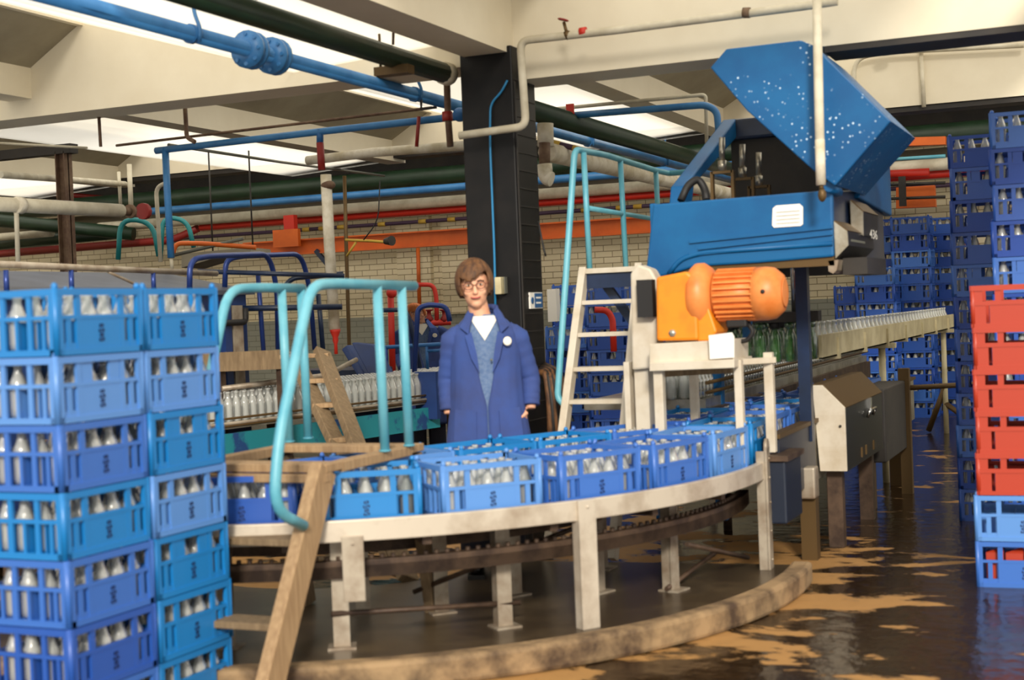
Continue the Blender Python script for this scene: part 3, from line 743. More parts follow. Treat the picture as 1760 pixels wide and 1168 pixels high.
# control boxes on the right end
for nm, pts, yy, dy, ch in (('lower', [(1433, 380), (1456, 397), (1458, 421), (1436, 444)], YF + .02, .82, False), ('upper', [(1461, 344), (1483, 364), (1484, 405), (1463, 392)], YF + .45, .5, True)):
    Pp = pl(pts, yy)
    Pp = Pp if ch else Pp
    bd = MB().prism([p + Vector((0, .02, 0)) for p in Pp], (0, dy, 0)).build('control_box', 'black_plastic', mc, bevel=.003)
    MB().prism(Pp, (0, .02, 0)).build('end_plate', 'steel_bare', bd)['label'] = 'bare metal end plate'
    d = (Pp[1] - Pp[0]); n_ = Vector((-d.z, 0, d.x)).normalized() * .006
    MB().prism([Pp[0] + n_, Pp[1] + n_, Pp[1], Pp[0]], (0, dy + .02, 0)).build('cover', 'bronze', bd)
    if ch:
        cu = bpy.data.curves.new('number', 'FONT'); cu.body = '436'; cu.size = .075; cu.extrude = .001; cu.align_x = 'CENTER'
        fq = bpy.data.objects.new('number', cu); col.objects.link(fq); dg_ = bpy.context.evaluated_depsgraph_get()
        nme = bpy.data.meshes.new_from_object(fq.evaluated_get(dg_)); bpy.data.objects.remove(fq)
        fo = bpy.data.objects.new('number', nme); col.objects.link(fo); nme.materials.clear(); nme.materials.append(M['paper']); fo.parent = bd
        q = (Pp[1] + Pp[2]) / 2 + Vector((.008, .3, -.075)) - ORIG[mc.name]
        fo.location = q; fo.rotation_euler = (PI / 2, 0, PI / 2); fo.scale = (2.4, 1, 1); fo['label'] = 'white numerals on the control box'
    else:
        for i in range(9):
            q = (Pp[1] + Pp[2]) / 2 + Vector((.003, .1 + .05 * i, -.015)); 
            MB().box(q.x - .004, q.x + .003, q.y, q.y + .012, q.z, q.z + .012).build('button', 'grille_grey', bd)
MB().box(XL + .05, XR + .0, YF + .02, YF + .07, zb + .02, zb + .07).build('bottom_rail', 'bronze', mc)
MB().prism(pl([(1423, 448), (1441, 446), (1438, 464), (1432, 470), (1424, 466)], YF + .02), (0, .5, 0)).build('roller_bracket', 'leg_metal', mc)
MB().box(XR + .02, XR + .15, YF + .15, YF + .8, zb - .03, zb + .06).build('under_tray', 'steel_dark', mc)
for x, yy in ((1377, 8.3), (1122, 8.9), (1225, 8.9)):
    p = at(x, 500, Y=yy); MB().box(p.x - .035, p.x + .035, p.y, p.y + .07, .67 if x == 1377 else .1, zb + .1).build('post', 'machine_blue' if x != 1377 else 'machine_navy', mc)
# green bottles hanging in the grippers under the hood
for i in range(12):
    x = 1255 + (i % 6) * 26 + (i // 6) * 10; p = at(x, 600, Y=8.5 + .35 * (i // 6))
    o = bpy.data.objects.new('green_bottle', None); bpy.data.objects.remove(o)
    gb_ = MB().lathe([(r * 1.0, z * 1.15) for r, z in [(.0, .004), (.030, 0), (.037, .006), (.0375, .118), (.034, .14), (.023, .166), (.0165, .184), (.0160, .2), (.0205, .217), (.015, .22)]], 10, (p.x, p.y, 1.13))
    tag(gb_.build('glass_bottle', 'green_glass'), 'greenish glass bottle held in the grippers under the blue hood', 'bottle', 'bottles held under the blue hood')
    if i % 6 == 0: 
        gh = thing('gripper_head', (p.x + .3, p.y, 1.36), '%s black gripper head lowered under the blue hood' % ('front' if i == 0 else 'rear'), 'machine part')
        a = at(1245, 575, Y=p.y); b = at(1410, 565, Y=p.y)
        MB().box(a.x, b.x, p.y - .05, p.y + .05, 1.37, 1.43).build('bar', 'steel_dark', gh)
        for j in range(3):
            xx = a.x + .15 + j * (b.x - a.x - .3) / 2; MB().tube([(xx, p.y, 1.43), (xx, p.y, zb + .3)], .018, 8).build('rod', 'chrome', gh)
    pp = Vector((p.x, p.y, 1.345)); 
    MB().lathe([(.03, 0), (.034, .03), (.02, .05)], 8, (p.x, p.y, 1.375 - .045)).build('gripper_cup', 'green_glass' if i % 3 else 'rubber', gh)
# ================================================================ motor and its white frame
fr_ = thing('motor_stand', (at(1190, 700, Y=7.3).x, 7.3, .66), 'off-white painted steel stand carrying the orange motor above the conveyor', 'stand')
a = at(1104, 590, Y=7.45)
pw = .062
MB().prism([at(1083, 470, Y=7.3), at(1096, 454, Y=7.3), at(1118, 462, Y=7.3), at(1128, 480, Y=7.3), at(1130, 600, Y=7.3), at(1128, 632, Y=7.3), at(1086, 636, Y=7.3)], (0, .12, 0)).build('upright', 'frame_white', fr_, bevel=.012)
x0, x1 = at(1098, 650, Y=7.42).x, at(1122, 650, Y=7.42).x
MB().box(x0, x1, 7.34, 7.44, .626, 1.2).build('leg', 'frame_white', fr_, bevel=.004)
x0, x1 = at(1080, 650, Y=7.42).x, at(1090, 650, Y=7.42).x
MB().box(x0, x1, 7.34, 7.44, .626, 1.2).build('leg', 'frame_white', fr_, bevel=.004)
MB().prism(pl([(1116, 591), (1262, 583), (1262, 617), (1116, 625)], 7.15), (0, .3, 0)).build('bed_plate', 'frame_white', fr_, bevel=.004)
MB().prism(pl([(1116, 623), (1262, 617), (1262, 632), (1116, 638)], 7.11), (0, .38, 0)).build('cross_rail', 'frame_white', fr_, bevel=.004)
for px, py, yy, w_, zl in ((1267, 625, 7.2, .02, .626), (1319, 612, 7.42, .024, .70), (1190, 634, 7.75, .022, .626), (1130, 634, 7.15, .025, .626)):
    p = at(px, py, Y=yy); MB().box(p.x - w_, p.x + w_, p.y, p.y + .05, zl, p.z + .02).build('leg', 'frame_white', fr_, bevel=.003)
MB().bar(at(1262, 622, Y=7.25), at(1330, 618, Y=7.44), .04, .03).build('cross_rail', 'frame_white', fr_)
MB().bar(at(1128, 642, Y=7.6), at(1258, 634, Y=7.6), .04, .04).build('rear_rail', 'wood_old', fr_)
tg = MB().prism(pl([(1218, 576), (1258, 571), (1262, 578), (1262, 614), (1220, 617)], 7.1), (0, .003, 0)).build('paper_sheet', 'paper'); tag(tg, 'plain white sheet hanging on the stand below the orange motor', 'paper')
YM = 7.3
mo = thing('electric_motor', (at(1240, 560, Y=YM).x, YM, at(1200, 587, Y=YM).z), 'orange geared electric motor bolted on its side above the conveyor', 'motor')
def mx_(px): return at(px, 510, Y=YM).x
zc = at(1270, 506, Y=YM).z
sc_ = 7.45 / F
gbx = MB().prism([at(1127, 476, Y=YM - .14), at(1180, 466, Y=YM - .14), at(1196, 478, Y=YM - .14), at(1200, 585, Y=YM - .14), at(1128, 586, Y=YM - .14)], (0, .28, 0))
gbx.build('gearbox', 'motor_amber', mo, bevel=.015)['label'] = 'amber gearbox housing'
MB().prism([at(1196, 500, Y=YM - .12), at(1215, 520, Y=YM - .12), at(1232, 570, Y=YM - .12), at(1218, 586, Y=YM - .12), at(1196, 586, Y=YM - .12)], (0, .24, 0)).build('gearbox_foot', 'motor_amber', mo, bevel=.01)
R_ = .135
MB().lathe([(.10, 0), (.155, .02), (.175, .045), (.175, .085), (.15, .12), (.12, .14)], 28, (mx_(1186), YM, zc + .0), (1, 0, 0)).build('flange', 'motor_orange', mo)
fb = MB().lathe([(R_ - .015, 0), (R_ - .015, mx_(1305) - mx_(1232))], 28, (mx_(1232), YM, zc), (1, 0, 0))
for i in range(26):
    a = 2 * PI * i / 26; y, z = math.cos(a), math.sin(a)
    fb.bar((mx_(1236), YM + y * (R_ - .006), zc + z * (R_ - .006)), (mx_(1302), YM + y * (R_ - .006), zc + z * (R_ - .006)), .007, .022, up=(0, y, z))
fb.build('finned_body', 'motor_orange', mo)
MB().lathe([(R_ + .004, 0), (R_ + .004, .06), (R_ - .002, .10), (R_ - .04, .145), (R_ - .08, .15), (0, .15)], 28, (mx_(1300), YM, zc), (1, 0, 0)).build('fan_cowl', 'motor_orange', mo)
gl_ = MB().lathe([(0, 0), (.03, .003), (.04, .0), (.05, .003), (.06, 0), (.07, .003), (.078, 0)], 20, (mx_(1300) + .151, YM, zc), (1, 0, 0))
gl_.build('fan_grille', 'motor_orange', mo)
MB().lathe([(.011, 0), (.011, .006), (0, .007)], 12, (mx_(1322), YM - R_ - .003, zc + .01), (0, -1, 0)).build('cowl_screw', 'steel_dark', mo)
MB().box(mx_(1250), mx_(1285), YM - .05, YM + .06, zc - R_ - .035, zc - R_ + .02).build('terminal_box', 'rubber', mo, bevel=.008)
MB().lathe([(.02, 0), (.02, .008), (0, .01)], 6, at(1156, 572, Y=YM - .14), (0, -1, 0)).build('drain_plug', 'steel_bare', mo)
MB().tube([at(1285, 555, Y=YM), at(1296, 570, Y=YM), at(1284, 586, Y=YM), at(1268, 586, Y=YM)], .012, 8, bend=.04).build('cable', 'rubber', mo)
MB().prism(pl([(1276, 553), (1290, 552), (1288, 580), (1276, 582)], YM + .2), (0, .04, 0)).build('bracket', 'machine_blue', mo)
MB().box(at(1104, 600, Y=YM).x, mx_(1127), YM - .06, YM + .06, zc - .1, zc + .1).build('coupling', 'rubber', mo)
# ================================================================ aluminium steps with turquoise handrail
st = thing('access_steps', (at(1040, 700, Y=7.8).x, 7.8, .1), 'pale aluminium steps with a platform, standing right of the black column', 'steps')
def rail_line(p, q, z):
    d = q - p; return p + d * ((z - p.z) / d.z)
lt, lb_ = at(1004, 462, Y=8.1), at(968, 745, Y=7.72)
rt, rb_ = at(1100, 455, Y=8.1), at(1074, 735, Y=7.72)
for a, b in ((lt, lb_), (rt, rb_)):
    MB().bar(a, rail_line(a, b, .1), .045, .075, up=(0, 1, 0)).build('side_rail', 'frame_white', st, bevel=.004)
for y in (522, 578, 637, 692, 745, 795, 842):
    tt = (y - 462) / (745 - 462)
    a = lt.lerp(lb_, tt); b = rt.lerp(rb_, tt); b.z = a.z
    MB().bar(a + Vector((.02, .03, 0)), b + Vector((-.02, .03, 0)), .11, .024).build('tread', 'frame_white', st)
MB().box(lt.x, rt.x, 8.06, 9.7, lt.z - .03, lt.z).build('platform', 'frame_white', st)
MB().box(lt.x, rt.x, 8.08, 8.13, lt.z - .12, lt.z - .03).bar((lt.x + .1, 8.2, lt.z - .1), (rt.x - .03, 8.2, lt.z - .42), .04, .05).build('bracket', 'machine_navy', st)
for x, y in ((lt.x + .03, 9.6), (rt.x - .05, 9.6)): MB().box(x, x + .04, y, y + .04, 0, lt.z - .03).build('leg', 'frame_white', st)
xr = lt.x - .0
hr = thing('steps_handrail', (xr, 8.2, lt.z), 'thin turquoise tube handrail running up beside the aluminium steps', 'handrail')
T0 = at(993, 256, X=xr)
ft = at(958, 686, X=xr - .12)
kn = at(978, 700, Y=ft.y)
tt_ = MB().tube([kn, ft, T0 + Vector((-.02, 0, 0)), at(1040, 266, X=xr), at(1128, 293, X=xr), at(1150, 298, X=xr), at(1195, 294, X=xr + .25)], .02, 10, bend=.06).build('top_rail', 'turquoise', hr)
for x, y0, y1 in ((1003, 262, 455), (1066, 272, 455), (1127, 292, 440)):
    a = at(x, y0, X=xr); MB().tube([a, (a.x + .01, a.y, lt.z)], .018, 10).build('post', 'turquoise', hr)
MB().tube([at(1008, 357, X=xr), at(1130, 377, X=xr)], .016, 8).build('mid_rail', 'turquoise', hr)
# ================================================================ timber crossover at the left
XP0, XP1 = -3.78, -3.02
zp = .905
cs = thing('timber_crossover', (-2.95, 4.7, 0), 'old timber steps and platform bridging the crate bend in the left foreground', 'steps')
y_0, y_1 = 5.02, 5.9
for ya_, yb_2 in ((y_0, y_0 + .13), (y_1 - .12, y_1)): MB().box(XP0, XP1, ya_, yb_2, zp - .035, zp).build('platform_board', 'wood', cs, bevel=.004)
for xa_ in (XP0, XP1 - .07): MB().box(xa_, xa_ + .07, y_0 + .13, y_1 - .12, zp - .045, zp - .002).build('side_bearer', 'wood', cs, bevel=.004)
MB().box(XP0, XP1, y_0 - .02, y_0 + .03, zp - .075, zp - .04).build('front_bearer', 'wood', cs, bevel=.004)
sb = at(478, 1168, X=XP1)
stp = Vector((XP1 - .03, y_0 + .02, zp - .05))
dirn = (Vector((XP1 - .03, sb.y, sb.z)) - stp); foot = stp + dirn * (-stp.z / dirn.z)
for xx in (0, XP0 - XP1 + .06):
    MB().bar(stp + Vector((xx, 0, .03)), foot + Vector((xx, 0, 0)), .055, .13, up=(0, 1, 0)).build('stringer', 'wood', cs, bevel=.004)
    MB().bar(stp + Vector((xx, .8, .0)), Vector((stp.x + xx, stp.y + .95, .1)), .05, .1, up=(0, 1, 0)).build('stringer', 'wood_old', cs, bevel=.004)
for z in (.62, .32):
    p = stp + dirn * ((z - stp.z) / dirn.z)
    MB().box(XP0 + .05, XP1 - .05, p.y - .04, p.y + .1, z - .028, z).build('tread', 'wood_old', cs, bevel=.003)
def crail(nm, X, pts, r, lab, posts, xo=0):
    g = thing('crossover_handrail', (X, 5.4, zp), lab, 'handrail')
    P3 = [at(x, y, X=X) for x, y in pts]
    MB().tube(P3, r, 14, bend=.15).build('rail', 'turquoise', g)
    for x, y, xb_ in posts:
        a = at(x, y, X=X); b = at(xb_, 780, X=X); MB().tube([a + Vector((0, 0, .006)), (a.x, a.y + .01, zp)], r * .95, 14).lathe([(.024, 0), (.028, .008)], 12, (a.x, a.y + .01, zp)).build('post', 'turquoise', g)
    return g
crail('r', XP1 + .0, [(522, 903), (470, 876), (478, 760), (534, 490), (575, 487), (712, 491)], .0225, 'near turquoise tube handrail curving down to the timber stringer', ((648, 491, 660), (690, 492, 682)))
crail('l', XP0 + .01, [(356, 700), (362, 640), (392, 497), (440, 494), (520, 495)], .0225, 'turquoise tube handrail on the far side of the timber platform', ((484, 496, 485), (517, 496, 517)))
# loose timber beside platform
# ================================================================ second timber ladder over the bottle conveyor
t2 = thing('timber_ladder', (-4.0, 7.0, 0), 'weathered timber step ladder leading up to the plank walkway at left', 'ladder')
Dt, Db = 9.6, 8.6
for (xa, ya_, xb_, yb2) in ((506, 612, 592, 790), (553, 604, 616, 770)):
    a, b = at(xa, ya_, D=Dt), at(xb_, yb2, D=Db); f = rail_line(a, b, .1)
    MB().bar(a, f, .05, .115, up=(0, 1, 0)).build('stringer', 'wood_old', t2, bevel=.005)
for i, t in enumerate((0, .26, .5, .82, 1.12, 1.4)):
    a = at(506, 612, D=Dt).lerp(at(592, 790, D=Db), t); b = at(553, 604, D=Dt).lerp(at(616, 770, D=Db), t)
    b = Vector((b.x, b.y, a.z)); d = (b - a).normalized() * .09
    MB().bar(a - d * (1 if i == 0 else .3), b + d * .6, .16, .028).build('tread', 'wood', t2, bevel=.004)
wk = thing('plank_walkway', (-5, 8, 1.2), 'grimy plank walkway in front of the bottle washer, left of the timber ladder', 'walkway')
a, b = at(372, 622, D=9.7), at(492, 618, D=9.75)
a.z = b.z = a.z
bk_ = Vector((a.x - b.x, a.y - b.y, 0)).normalized()
MB().bar(a + bk_ * 1.2, b, .05, .13).build('edge_board', 'wood_old', wk)
MB().bar(a + bk_ * 1.2 + Vector((-.2, .3, .03)), b + Vector((-.2, .3, .03)), .5, .04).build('planks', 'wood_old', wk)
for t in (0, .9): q = a.lerp(b, t); MB().box(q.x - .03, q.x + .03, q.y, q.y + .06, 0, q.z - .05).build('leg', 'rust_metal', wk)
MB().tube([at(380, 668, D=9.7), at(560, 645, D=10.5), at(612, 618, D=11)], .02, 8).build('lower_pipe', 'leg_metal', wk)
# ================================================================ left bottle conveyor
ZB = .80
qa, qb = at(375, 735, Z=ZB), at(740, 689, Z=ZB)
du = (qb - qa).normalized(); sd = Vector((-du.y, du.x, 0))
lc = thing('bottle_conveyor', tuple(qa.lerp(qb, .5)), 'teal and rust wide bottle conveyor packed with empty bottles, behind the timber crossover', 'conveyor')
pa, pb = qa - du * 1.6, qb + du * 1.5
MB().bar(pa + sd * .45, pb + sd * .45, .95, .03).build('deck', 'steel_bare', lc)
tm = mat('teal_flaking', (30, 128, 140), .6, rgb2=(28, 66, 118), scale=3.2, lo=.5, hi=.56)
MB().bar(pa - sd * .03 + Vector((0, 0, -.13)), qb + du * .05 - sd * .03 + Vector((0, 0, -.13)), .04, .17).build('side_panel', tm, lc)['label'] = 'teal side panel with flaking blue patches'
for z, w_ in ((.055, .014), (.022, .02), (.005, .014)): MB().tube([pa - sd * .03 + Vector((0, 0, z)), pb - sd * .03 + Vector((0, 0, z))], w_ * .6, 8).build('guide_rail', 'leg_metal' if w_ > .015 else 'bronze', lc)
for t in (.05, .3, .55, .8, .99):
    q = pa.lerp(pb, t); MB().box(q.x - .035, q.x + .035, q.y, q.y + .07, 0, ZB - .1).build('leg', 'bronze', lc)
    q = q + sd * .85; MB().box(q.x - .035, q.x + .035, q.y, q.y + .07, 0, ZB - .02).build('leg', 'bronze', lc)
q = at(735, 660, D=(at(735, 689, Z=ZB)-EYE).dot(_f) - .1)
MB().box(q.x - .1, q.x + .09, q.y - .03, q.y + .03, q.z - .28, q.z + .1).build('junction_box', 'washer_blue', lc)
nb_ = int((pb - pa).length / .079)
for r_ in range(9):
    for i in range(nb_):
        p = pa + du * (i * .079 + .04 * (r_ % 2)) + sd * (.035 + r_ * .072)
        fx = i / nb_
        mx = Matrix.Translation((p.x, p.y, ZB + .015)) 
        if r_ == 0 and .22 < fx < .72: bottle(mx, 'clear glass milk bottle in the front row on the teal bottle conveyor', 'front row of bottles on the teal conveyor')
        else: crowd.append(mx)
# blue guard plates standing behind it
gp = thing('inspection_cover', tuple(at(640, 640, D=12)), 'tilted blue steel chute cover behind the packed bottle conveyor', 'cover')
MB().prism([at(603, 588, D=12), at(640, 592, D=12), at(672, 652, D=11.9), at(640, 656, D=11.9)], (.03, .06, 0)).build('cover_plate', 'washer_blue', gp, bevel=.01)
MB().prism([at(586, 600, D=12.1), at(596, 592, D=12.1), at(634, 655, D=12.), at(622, 658, D=12.)], (.03, .06, 0)).build('cover_plate', 'washer_blue', gp, bevel=.01)
MB().prism([at(500, 636, D=12.3), at(600, 636, D=12.3), at(604, 664, D=12.3), at(500, 672, D=12.3)], (.1, .6, 0)).build('drip_tray', 'machine_navy', gp)
g = at(635, 640, D=12); MB().box(g.x - .3, g.x + .1, g.y + .1, g.y + .4, 0, g.z - .1).build('stand', 'machine_navy', gp)
# ================================================================ bottle washer at the left
XW = -5.8
ws = thing('bottle_washer', (-7.2, 7.0, 0), 'huge blue-grey bottle washer with a sloping top, behind the left crate stacks', 'machine')
yA, yB = 4.2, at(428, 520, X=XW).y
z1 = at(150, 500, X=XW).z; zr = at(180, 462, X=XW).z
MB().box(-9.2, XW - .02, yA, yB, .25, z1 - .02).build('body', 'washer_blue', ws, bevel=.01)
MB().prism([(XW + .02, yA, z1 - .03), (XW + .02, yA, z1), (XW - .75, yA, z1 + .16), (-9.2, yA, z1 + .16), (-9.2, yA, z1 - .03)], (0, yB - yA + .05, 0)).build('sloping_top', 'washer_grey', ws)['label'] = 'grey sloping top sheet'
for i in range(5):
    y = yA + .4 + i * 1.0
    if y > yB - .4: break
    MB().box(XW - .03, XW + .02, y, y + .06, .25, z1 - .04).build('panel_seam', 'washer_blue', ws)
yd = yB - .5
MB().box(XW - .02, XW + .012, yd - .55, yd + .1, 1.02, 1.5).build('opening', 'steel_dark', ws)['label'] = 'dark inspection opening'
MB().box(XW - .0, XW + .05, yd + .12, yd + .2, .9, 1.65).build('door_post', 'washer_blue', ws)
MB().box(XW - .0, XW + .05, yd + .22, yd + .34, 1.0, 1.62).build('seal_strip', 'leg_metal', ws)
MB().tube([(XW + .06, yd - 1.4, 1.5), (XW + .06, yd + .36, 1.5), (XW + .06, yd + .36, 1.6)], .022, 8, bend=.04).build('bent_pipe', 'rubber', ws)
for x in (-8.8, XW - .2):
    for y in (yA + .2, yB - .3): MB().box(x, x + .1, y, y + .1, 0, .26).build('foot', 'steel_dark', ws)
wr = thing('washer_guard_rail', (XW, 6.5, z1), 'long grey tube rail on blue posts along the top of the bottle washer', 'handrail')
r0, r1 = at(-40, 452, X=XW), at(372, 470, X=XW)
MB().tube([r0, r1], .02, 10).build('rail', 'leg_metal', wr)
for px in (10, 122, 263): 
    p = at(px, 464, X=XW + .0); MB().tube([(p.x, p.y, z1 - .02), (p.x, p.y, p.z)], .016, 8).build('post', 'machine_rail', wr)
MB().tube([at(186, 467, X=XW), at(215, 480, X=XW), at(232, 488, X=XW), at(240, 497, X=XW)], .01, 8, bend=.05).build('hose', 'leg_metal', wr)
def gx(name, label, cat, base, *parts):
    g = thing(name, base, label, cat)
    for nm, pts, r, m, b in parts: MB().tube(pts, r, 10, bend=b).build(nm, m, g)
    return g
D1 = 10.2
def ad(pts, D): return [at(x, y, D=D) for x, y in pts]
gx('tube_barrier', 'bright navy tube hoop barrier above the washer outfeed, nearest of the two', 'handrail', at(400, 500, D=D1),
   ('hoop', [at(326, 500, D=9.4), at(326, 446, D=9.4), at(360, 440, D=9.6), at(462, 436, D=10.4), at(476, 492, D=10.5), at(478, 600, D=10.5)], .02, 'machine_rail', .16),
   ('rail', ad([(340, 466), (592, 474)], 10.2), .018, 'machine_navy', 0), ('rail', ad([(352, 531), (588, 527)], 10.2), .022, 'machine_navy', 0),
   ('post', ad([(443, 467), (453, 604)], 10.3), .018, 'machine_rail', 0))
gx('tube_barrier', 'bright navy tube hoop barrier above the washer outfeed, the farther one', 'handrail', at(480, 500, D=D1 + .5),
   ('hoop', [at(386, 500, D=10.2), at(388, 446, D=10.2), at(415, 440, D=10.3), at(518, 436, D=11.1), at(532, 492, D=11.2), at(541, 600, D=11.3)], .02, 'machine_rail', .16),
   ('rail', ad([(484, 500), (500, 478), (590, 470)], 11.0), .02, 'machine_navy', .1), ('post', ad([(547, 505), (555, 600)], 11.2), .02, 'machine_navy', 0))
for i, (xa, xb_, yt, D) in enumerate(((203, 270, 375, 13.2), (276, 330, 372, 14.2))):
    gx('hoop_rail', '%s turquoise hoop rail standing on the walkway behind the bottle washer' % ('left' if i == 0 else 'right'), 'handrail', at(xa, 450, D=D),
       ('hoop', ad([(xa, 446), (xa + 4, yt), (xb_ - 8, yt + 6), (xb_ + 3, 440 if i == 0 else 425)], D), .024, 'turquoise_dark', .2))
pr = thing('roof_post', tuple(at(112, 340, D=12.2) * Vector((1, 1, 0))) if False else (at(112, 340, D=12.2).x, at(112, 340, D=12.2).y, 1.7), 'brown-grey steel post rising from the washer to the roof, at left', 'post')
p = at(112, 340, D=12.2)
MB().box(p.x - .05, p.x + .05, p.y - .006, p.y + .006, 1.7, 3.02).box(p.x - .05, p.x - .04, p.y - .05, p.y + .05, 1.7, 3.02).box(p.x + .04, p.x + .05, p.y - .05, p.y + .05, 1.7, 3.02).build('shaft', 'pipe_brown', pr)
MB().box(p.x - .9, p.x + .12, p.y - .05, p.y + .05, 3.0, 3.08).build('head_beam', 'steel_dark', pr)
# ================================================================ pipework
def pipe(name, label, pts, r, m, bend=.0, extra=None, cat='pipe', group=None):
    g = MB().tube(pts, r, 12, bend=bend)
    if extra:
        ex2 = []
        for nm, mb, mm in extra:
            for q in (mb if isinstance(mb, list) else [mb]): ex2.append((nm, q, mm))
        extra = ex2
    if not extra:
        o = g.build(name, m); tag(o, label, cat, group); return o
    t = thing(name, tuple(pts[0]), label, cat, group); g.build('pipe_run', m, t)
    for nm, mb, mm in extra: mb.build(nm, mm, t)
    return t
def hanger(x, y, z0, z1, r=.006): return MB().tube([(x, y, z0), (x, y, z1)], r, 6)
# main blue pipe along Y with two flanged joints
bx, bz = -4.40, 3.0
fl = []
for px in (430, 470):
    p = at(px, 85, X=bx); fl_ = MB(); fl.append(fl_)
    fl_.lathe([(.045, -.05), (.105, -.035), (.105, -.012), (.05, -.01), (.05, .01), (.105, .012), (.105, .035), (.045, .05)], 18, (bx, p.y, bz), (0, 1, 0))
    for k in range(8): fl_.lathe([(.012, -.05), (.012, .05)], 6, (bx + .082 * math.cos(k * PI / 4), p.y, bz + .082 * math.sin(k * PI / 4)), (0, 1, 0))
hg = []
for px, py in ((328, 55), (712, 160), (1010, 240), (1140, 275)):
    p = at(px, py, X=bx); h_ = MB(); hg.append(h_); h_.tube([(bx + .05, p.y, bz - .045), (bx + .06, p.y, bz + .02), (bx + .02, p.y, bz + .12), (bx + .03, p.y, bz + .25)], .011, 8, bend=.05).lathe([(.052, -.015), (.052, .015)], 12, (bx, p.y, bz), (0, 1, 0))
pipe('water_pipe', 'long blue overhead pipe with two flanged joints, crossing above the left side', [(bx, 4.6, bz), (bx, 18.4, bz)], .043, 'pipe_blue', extra=[('flange', fl, 'pipe_blue'), ('hanger', hg, 'pipe_blue')])
gx_, gz = -3.86, 3.0
e1 = MB().lathe([(.062, -.02), (.072, 0), (.072, .06), (.05, .1)], 14, (gx_, 8.02, gz), (0, 1, 0))
hg = [MB().tube([(gx_ + .03, y, gz + .06), (gx_ + .04, y, gz + .2)], .008, 6) for y in (5.9, 7.3)]
brk = MB().box(gx_ - .12, gx_ + .1, 7.33, 7.42, gz - .1, gz - .05).tube([(gx_ - .1, 7.38, gz - .05), (gx_ - .1, 7.38, gz + .15)], .008, 6)
pipe('steam_pipe', 'thick dark green overhead pipe ending beside the top of the column', [(gx_, 4.6, gz), (gx_, 8.04, gz)], .063, 'pipe_green', extra=[('end_collar', e1, 'pipe_lag'), ('hanger', hg, 'pipe_brown'), ('bracket', brk, 'bronze')])
pipe('steam_pipe', 'thick dark green overhead pipe continuing behind the column to the right', [(-3.86, 8.6, 2.93), (-3.86, 18.3, 2.93)], .075, 'pipe_green')
pipe('conduit', 'thin light strip pipe running beside the green overhead pipe behind the column', [(-3.98, 8.6, 3.0), (-3.98, 10.6, 3.0)], .022, 'pipe_white')
# blue pipes across, right of the column
g_ = pipe('water_pipe', 'slim blue pipe with valves curving down behind the raised blue lid', [at(925, 203, Y=10.2), at(1212, 180, Y=10.2), at(1232, 190, Y=10.2), at(1238, 260, Y=10.2)], .026, 'pipe_blue', .15,
     extra=[('valve', MB().ball(at(940, 203, Y=10.2), .06, .05, .06).ball(at(965, 200, Y=10.2), .045).tube([at(940, 203, Y=10.2), at(940, 190, Y=10.2)], .02, 8), 'pipe_blue_dark'), ('red_tag', MB().box(*[c for q in [at(980, 190, Y=10.15)] for c in (q.x - .03, q.x + .03, q.y - .01, q.y + .01, q.z - .04, q.z + .05)]), 'red_paint')])
pipe('conduit', 'thin white conduit above the slim blue pipe, dropping beside the lid', [at(955, 187, Y=10.3), at(1208, 163, Y=10.3), at(1213, 166, Y=10.3), at(1215, 260, Y=10.3)], .014, 'pipe_white', .02)
# white lagged pipe along Y right of the column with a drop
lx = at(945, 262, Y=9.4).x; lz = at(945, 262, Y=9.4).z
pipe('lagged_pipe', 'thick white lagged pipe running back behind the turquoise handrail', [(lx, 9.35, lz), (lx, 18.2, lz)], .07, 'pipe_lag')
pipe('lagged_pipe', 'short white lagged pipe dropping beside the column, rusty in the middle', [at(937, 212, Y=9.25), at(937, 215, Y=9.25), at(938, 252, Y=9.25)], .058, 'pipe_lag',
     extra=[('coupling', MB().tube([at(936, 245, Y=9.2), at(936, 285, Y=9.2)], .04, 12), 'pipe_brown'), ('elbow', MB().tube([at(936, 282, Y=9.2), at(938, 305, Y=9.2), at(948, 308, Y=9.2)], .052, 12, bend=.05), 'pipe_lag')])
pipe('conduit', 'dark conduit banded yellow left of the lagged pipe drop', [at(950, 245, Y=9.6), at(1000, 258, Y=9.6)], .02, 'pipe_purple', extra=[('yellow_band', [MB().tube([at(952, 245.5, Y=9.59), at(962, 248, Y=9.59)], .023, 10), MB().tube([at(985, 254, Y=9.59), at(994, 256.5, Y=9.59)], .023, 10)], 'yellow_paint')])
# white pipe round the column and along the beam
wy = 7.86
vl = MB().lathe([(.02, -.02), (.03, 0), (.02, .02)], 10, at(975, 60, Y=wy), (1, 0, 0)).tube([at(975, 60, Y=wy), at(969, 38, Y=wy)], .01, 8)
hw = MB().lathe([(.028, -.006), (.036, 0), (.028, .006)], 14, at(968, 34, Y=wy), (.3, 0, 1))
pipe('white_pipe', 'white pipe crossing the column and running along the big white beam', [at(790, 233, Y=wy), at(904, 217, Y=wy), at(894, 70, Y=wy), at(1060, 52, Y=wy), at(1395, 9, Y=wy), at(1440, 2, Y=wy)], .024, 'pipe_white', .06,
     extra=[('valve_body', vl, 'bronze'), ('valve_wheel', hw, 'red_dark'), ('joint', MB().lathe([(.03, -.02), (.03, .02)], 12, at(1283, 22, Y=wy), (1, 0, -.1)), 'pipe_brown'), ('red_joint', MB().tube([at(997, 56, Y=wy), at(1008, 54, Y=wy)], .028, 10), 'red_paint')])
wy = 7.36
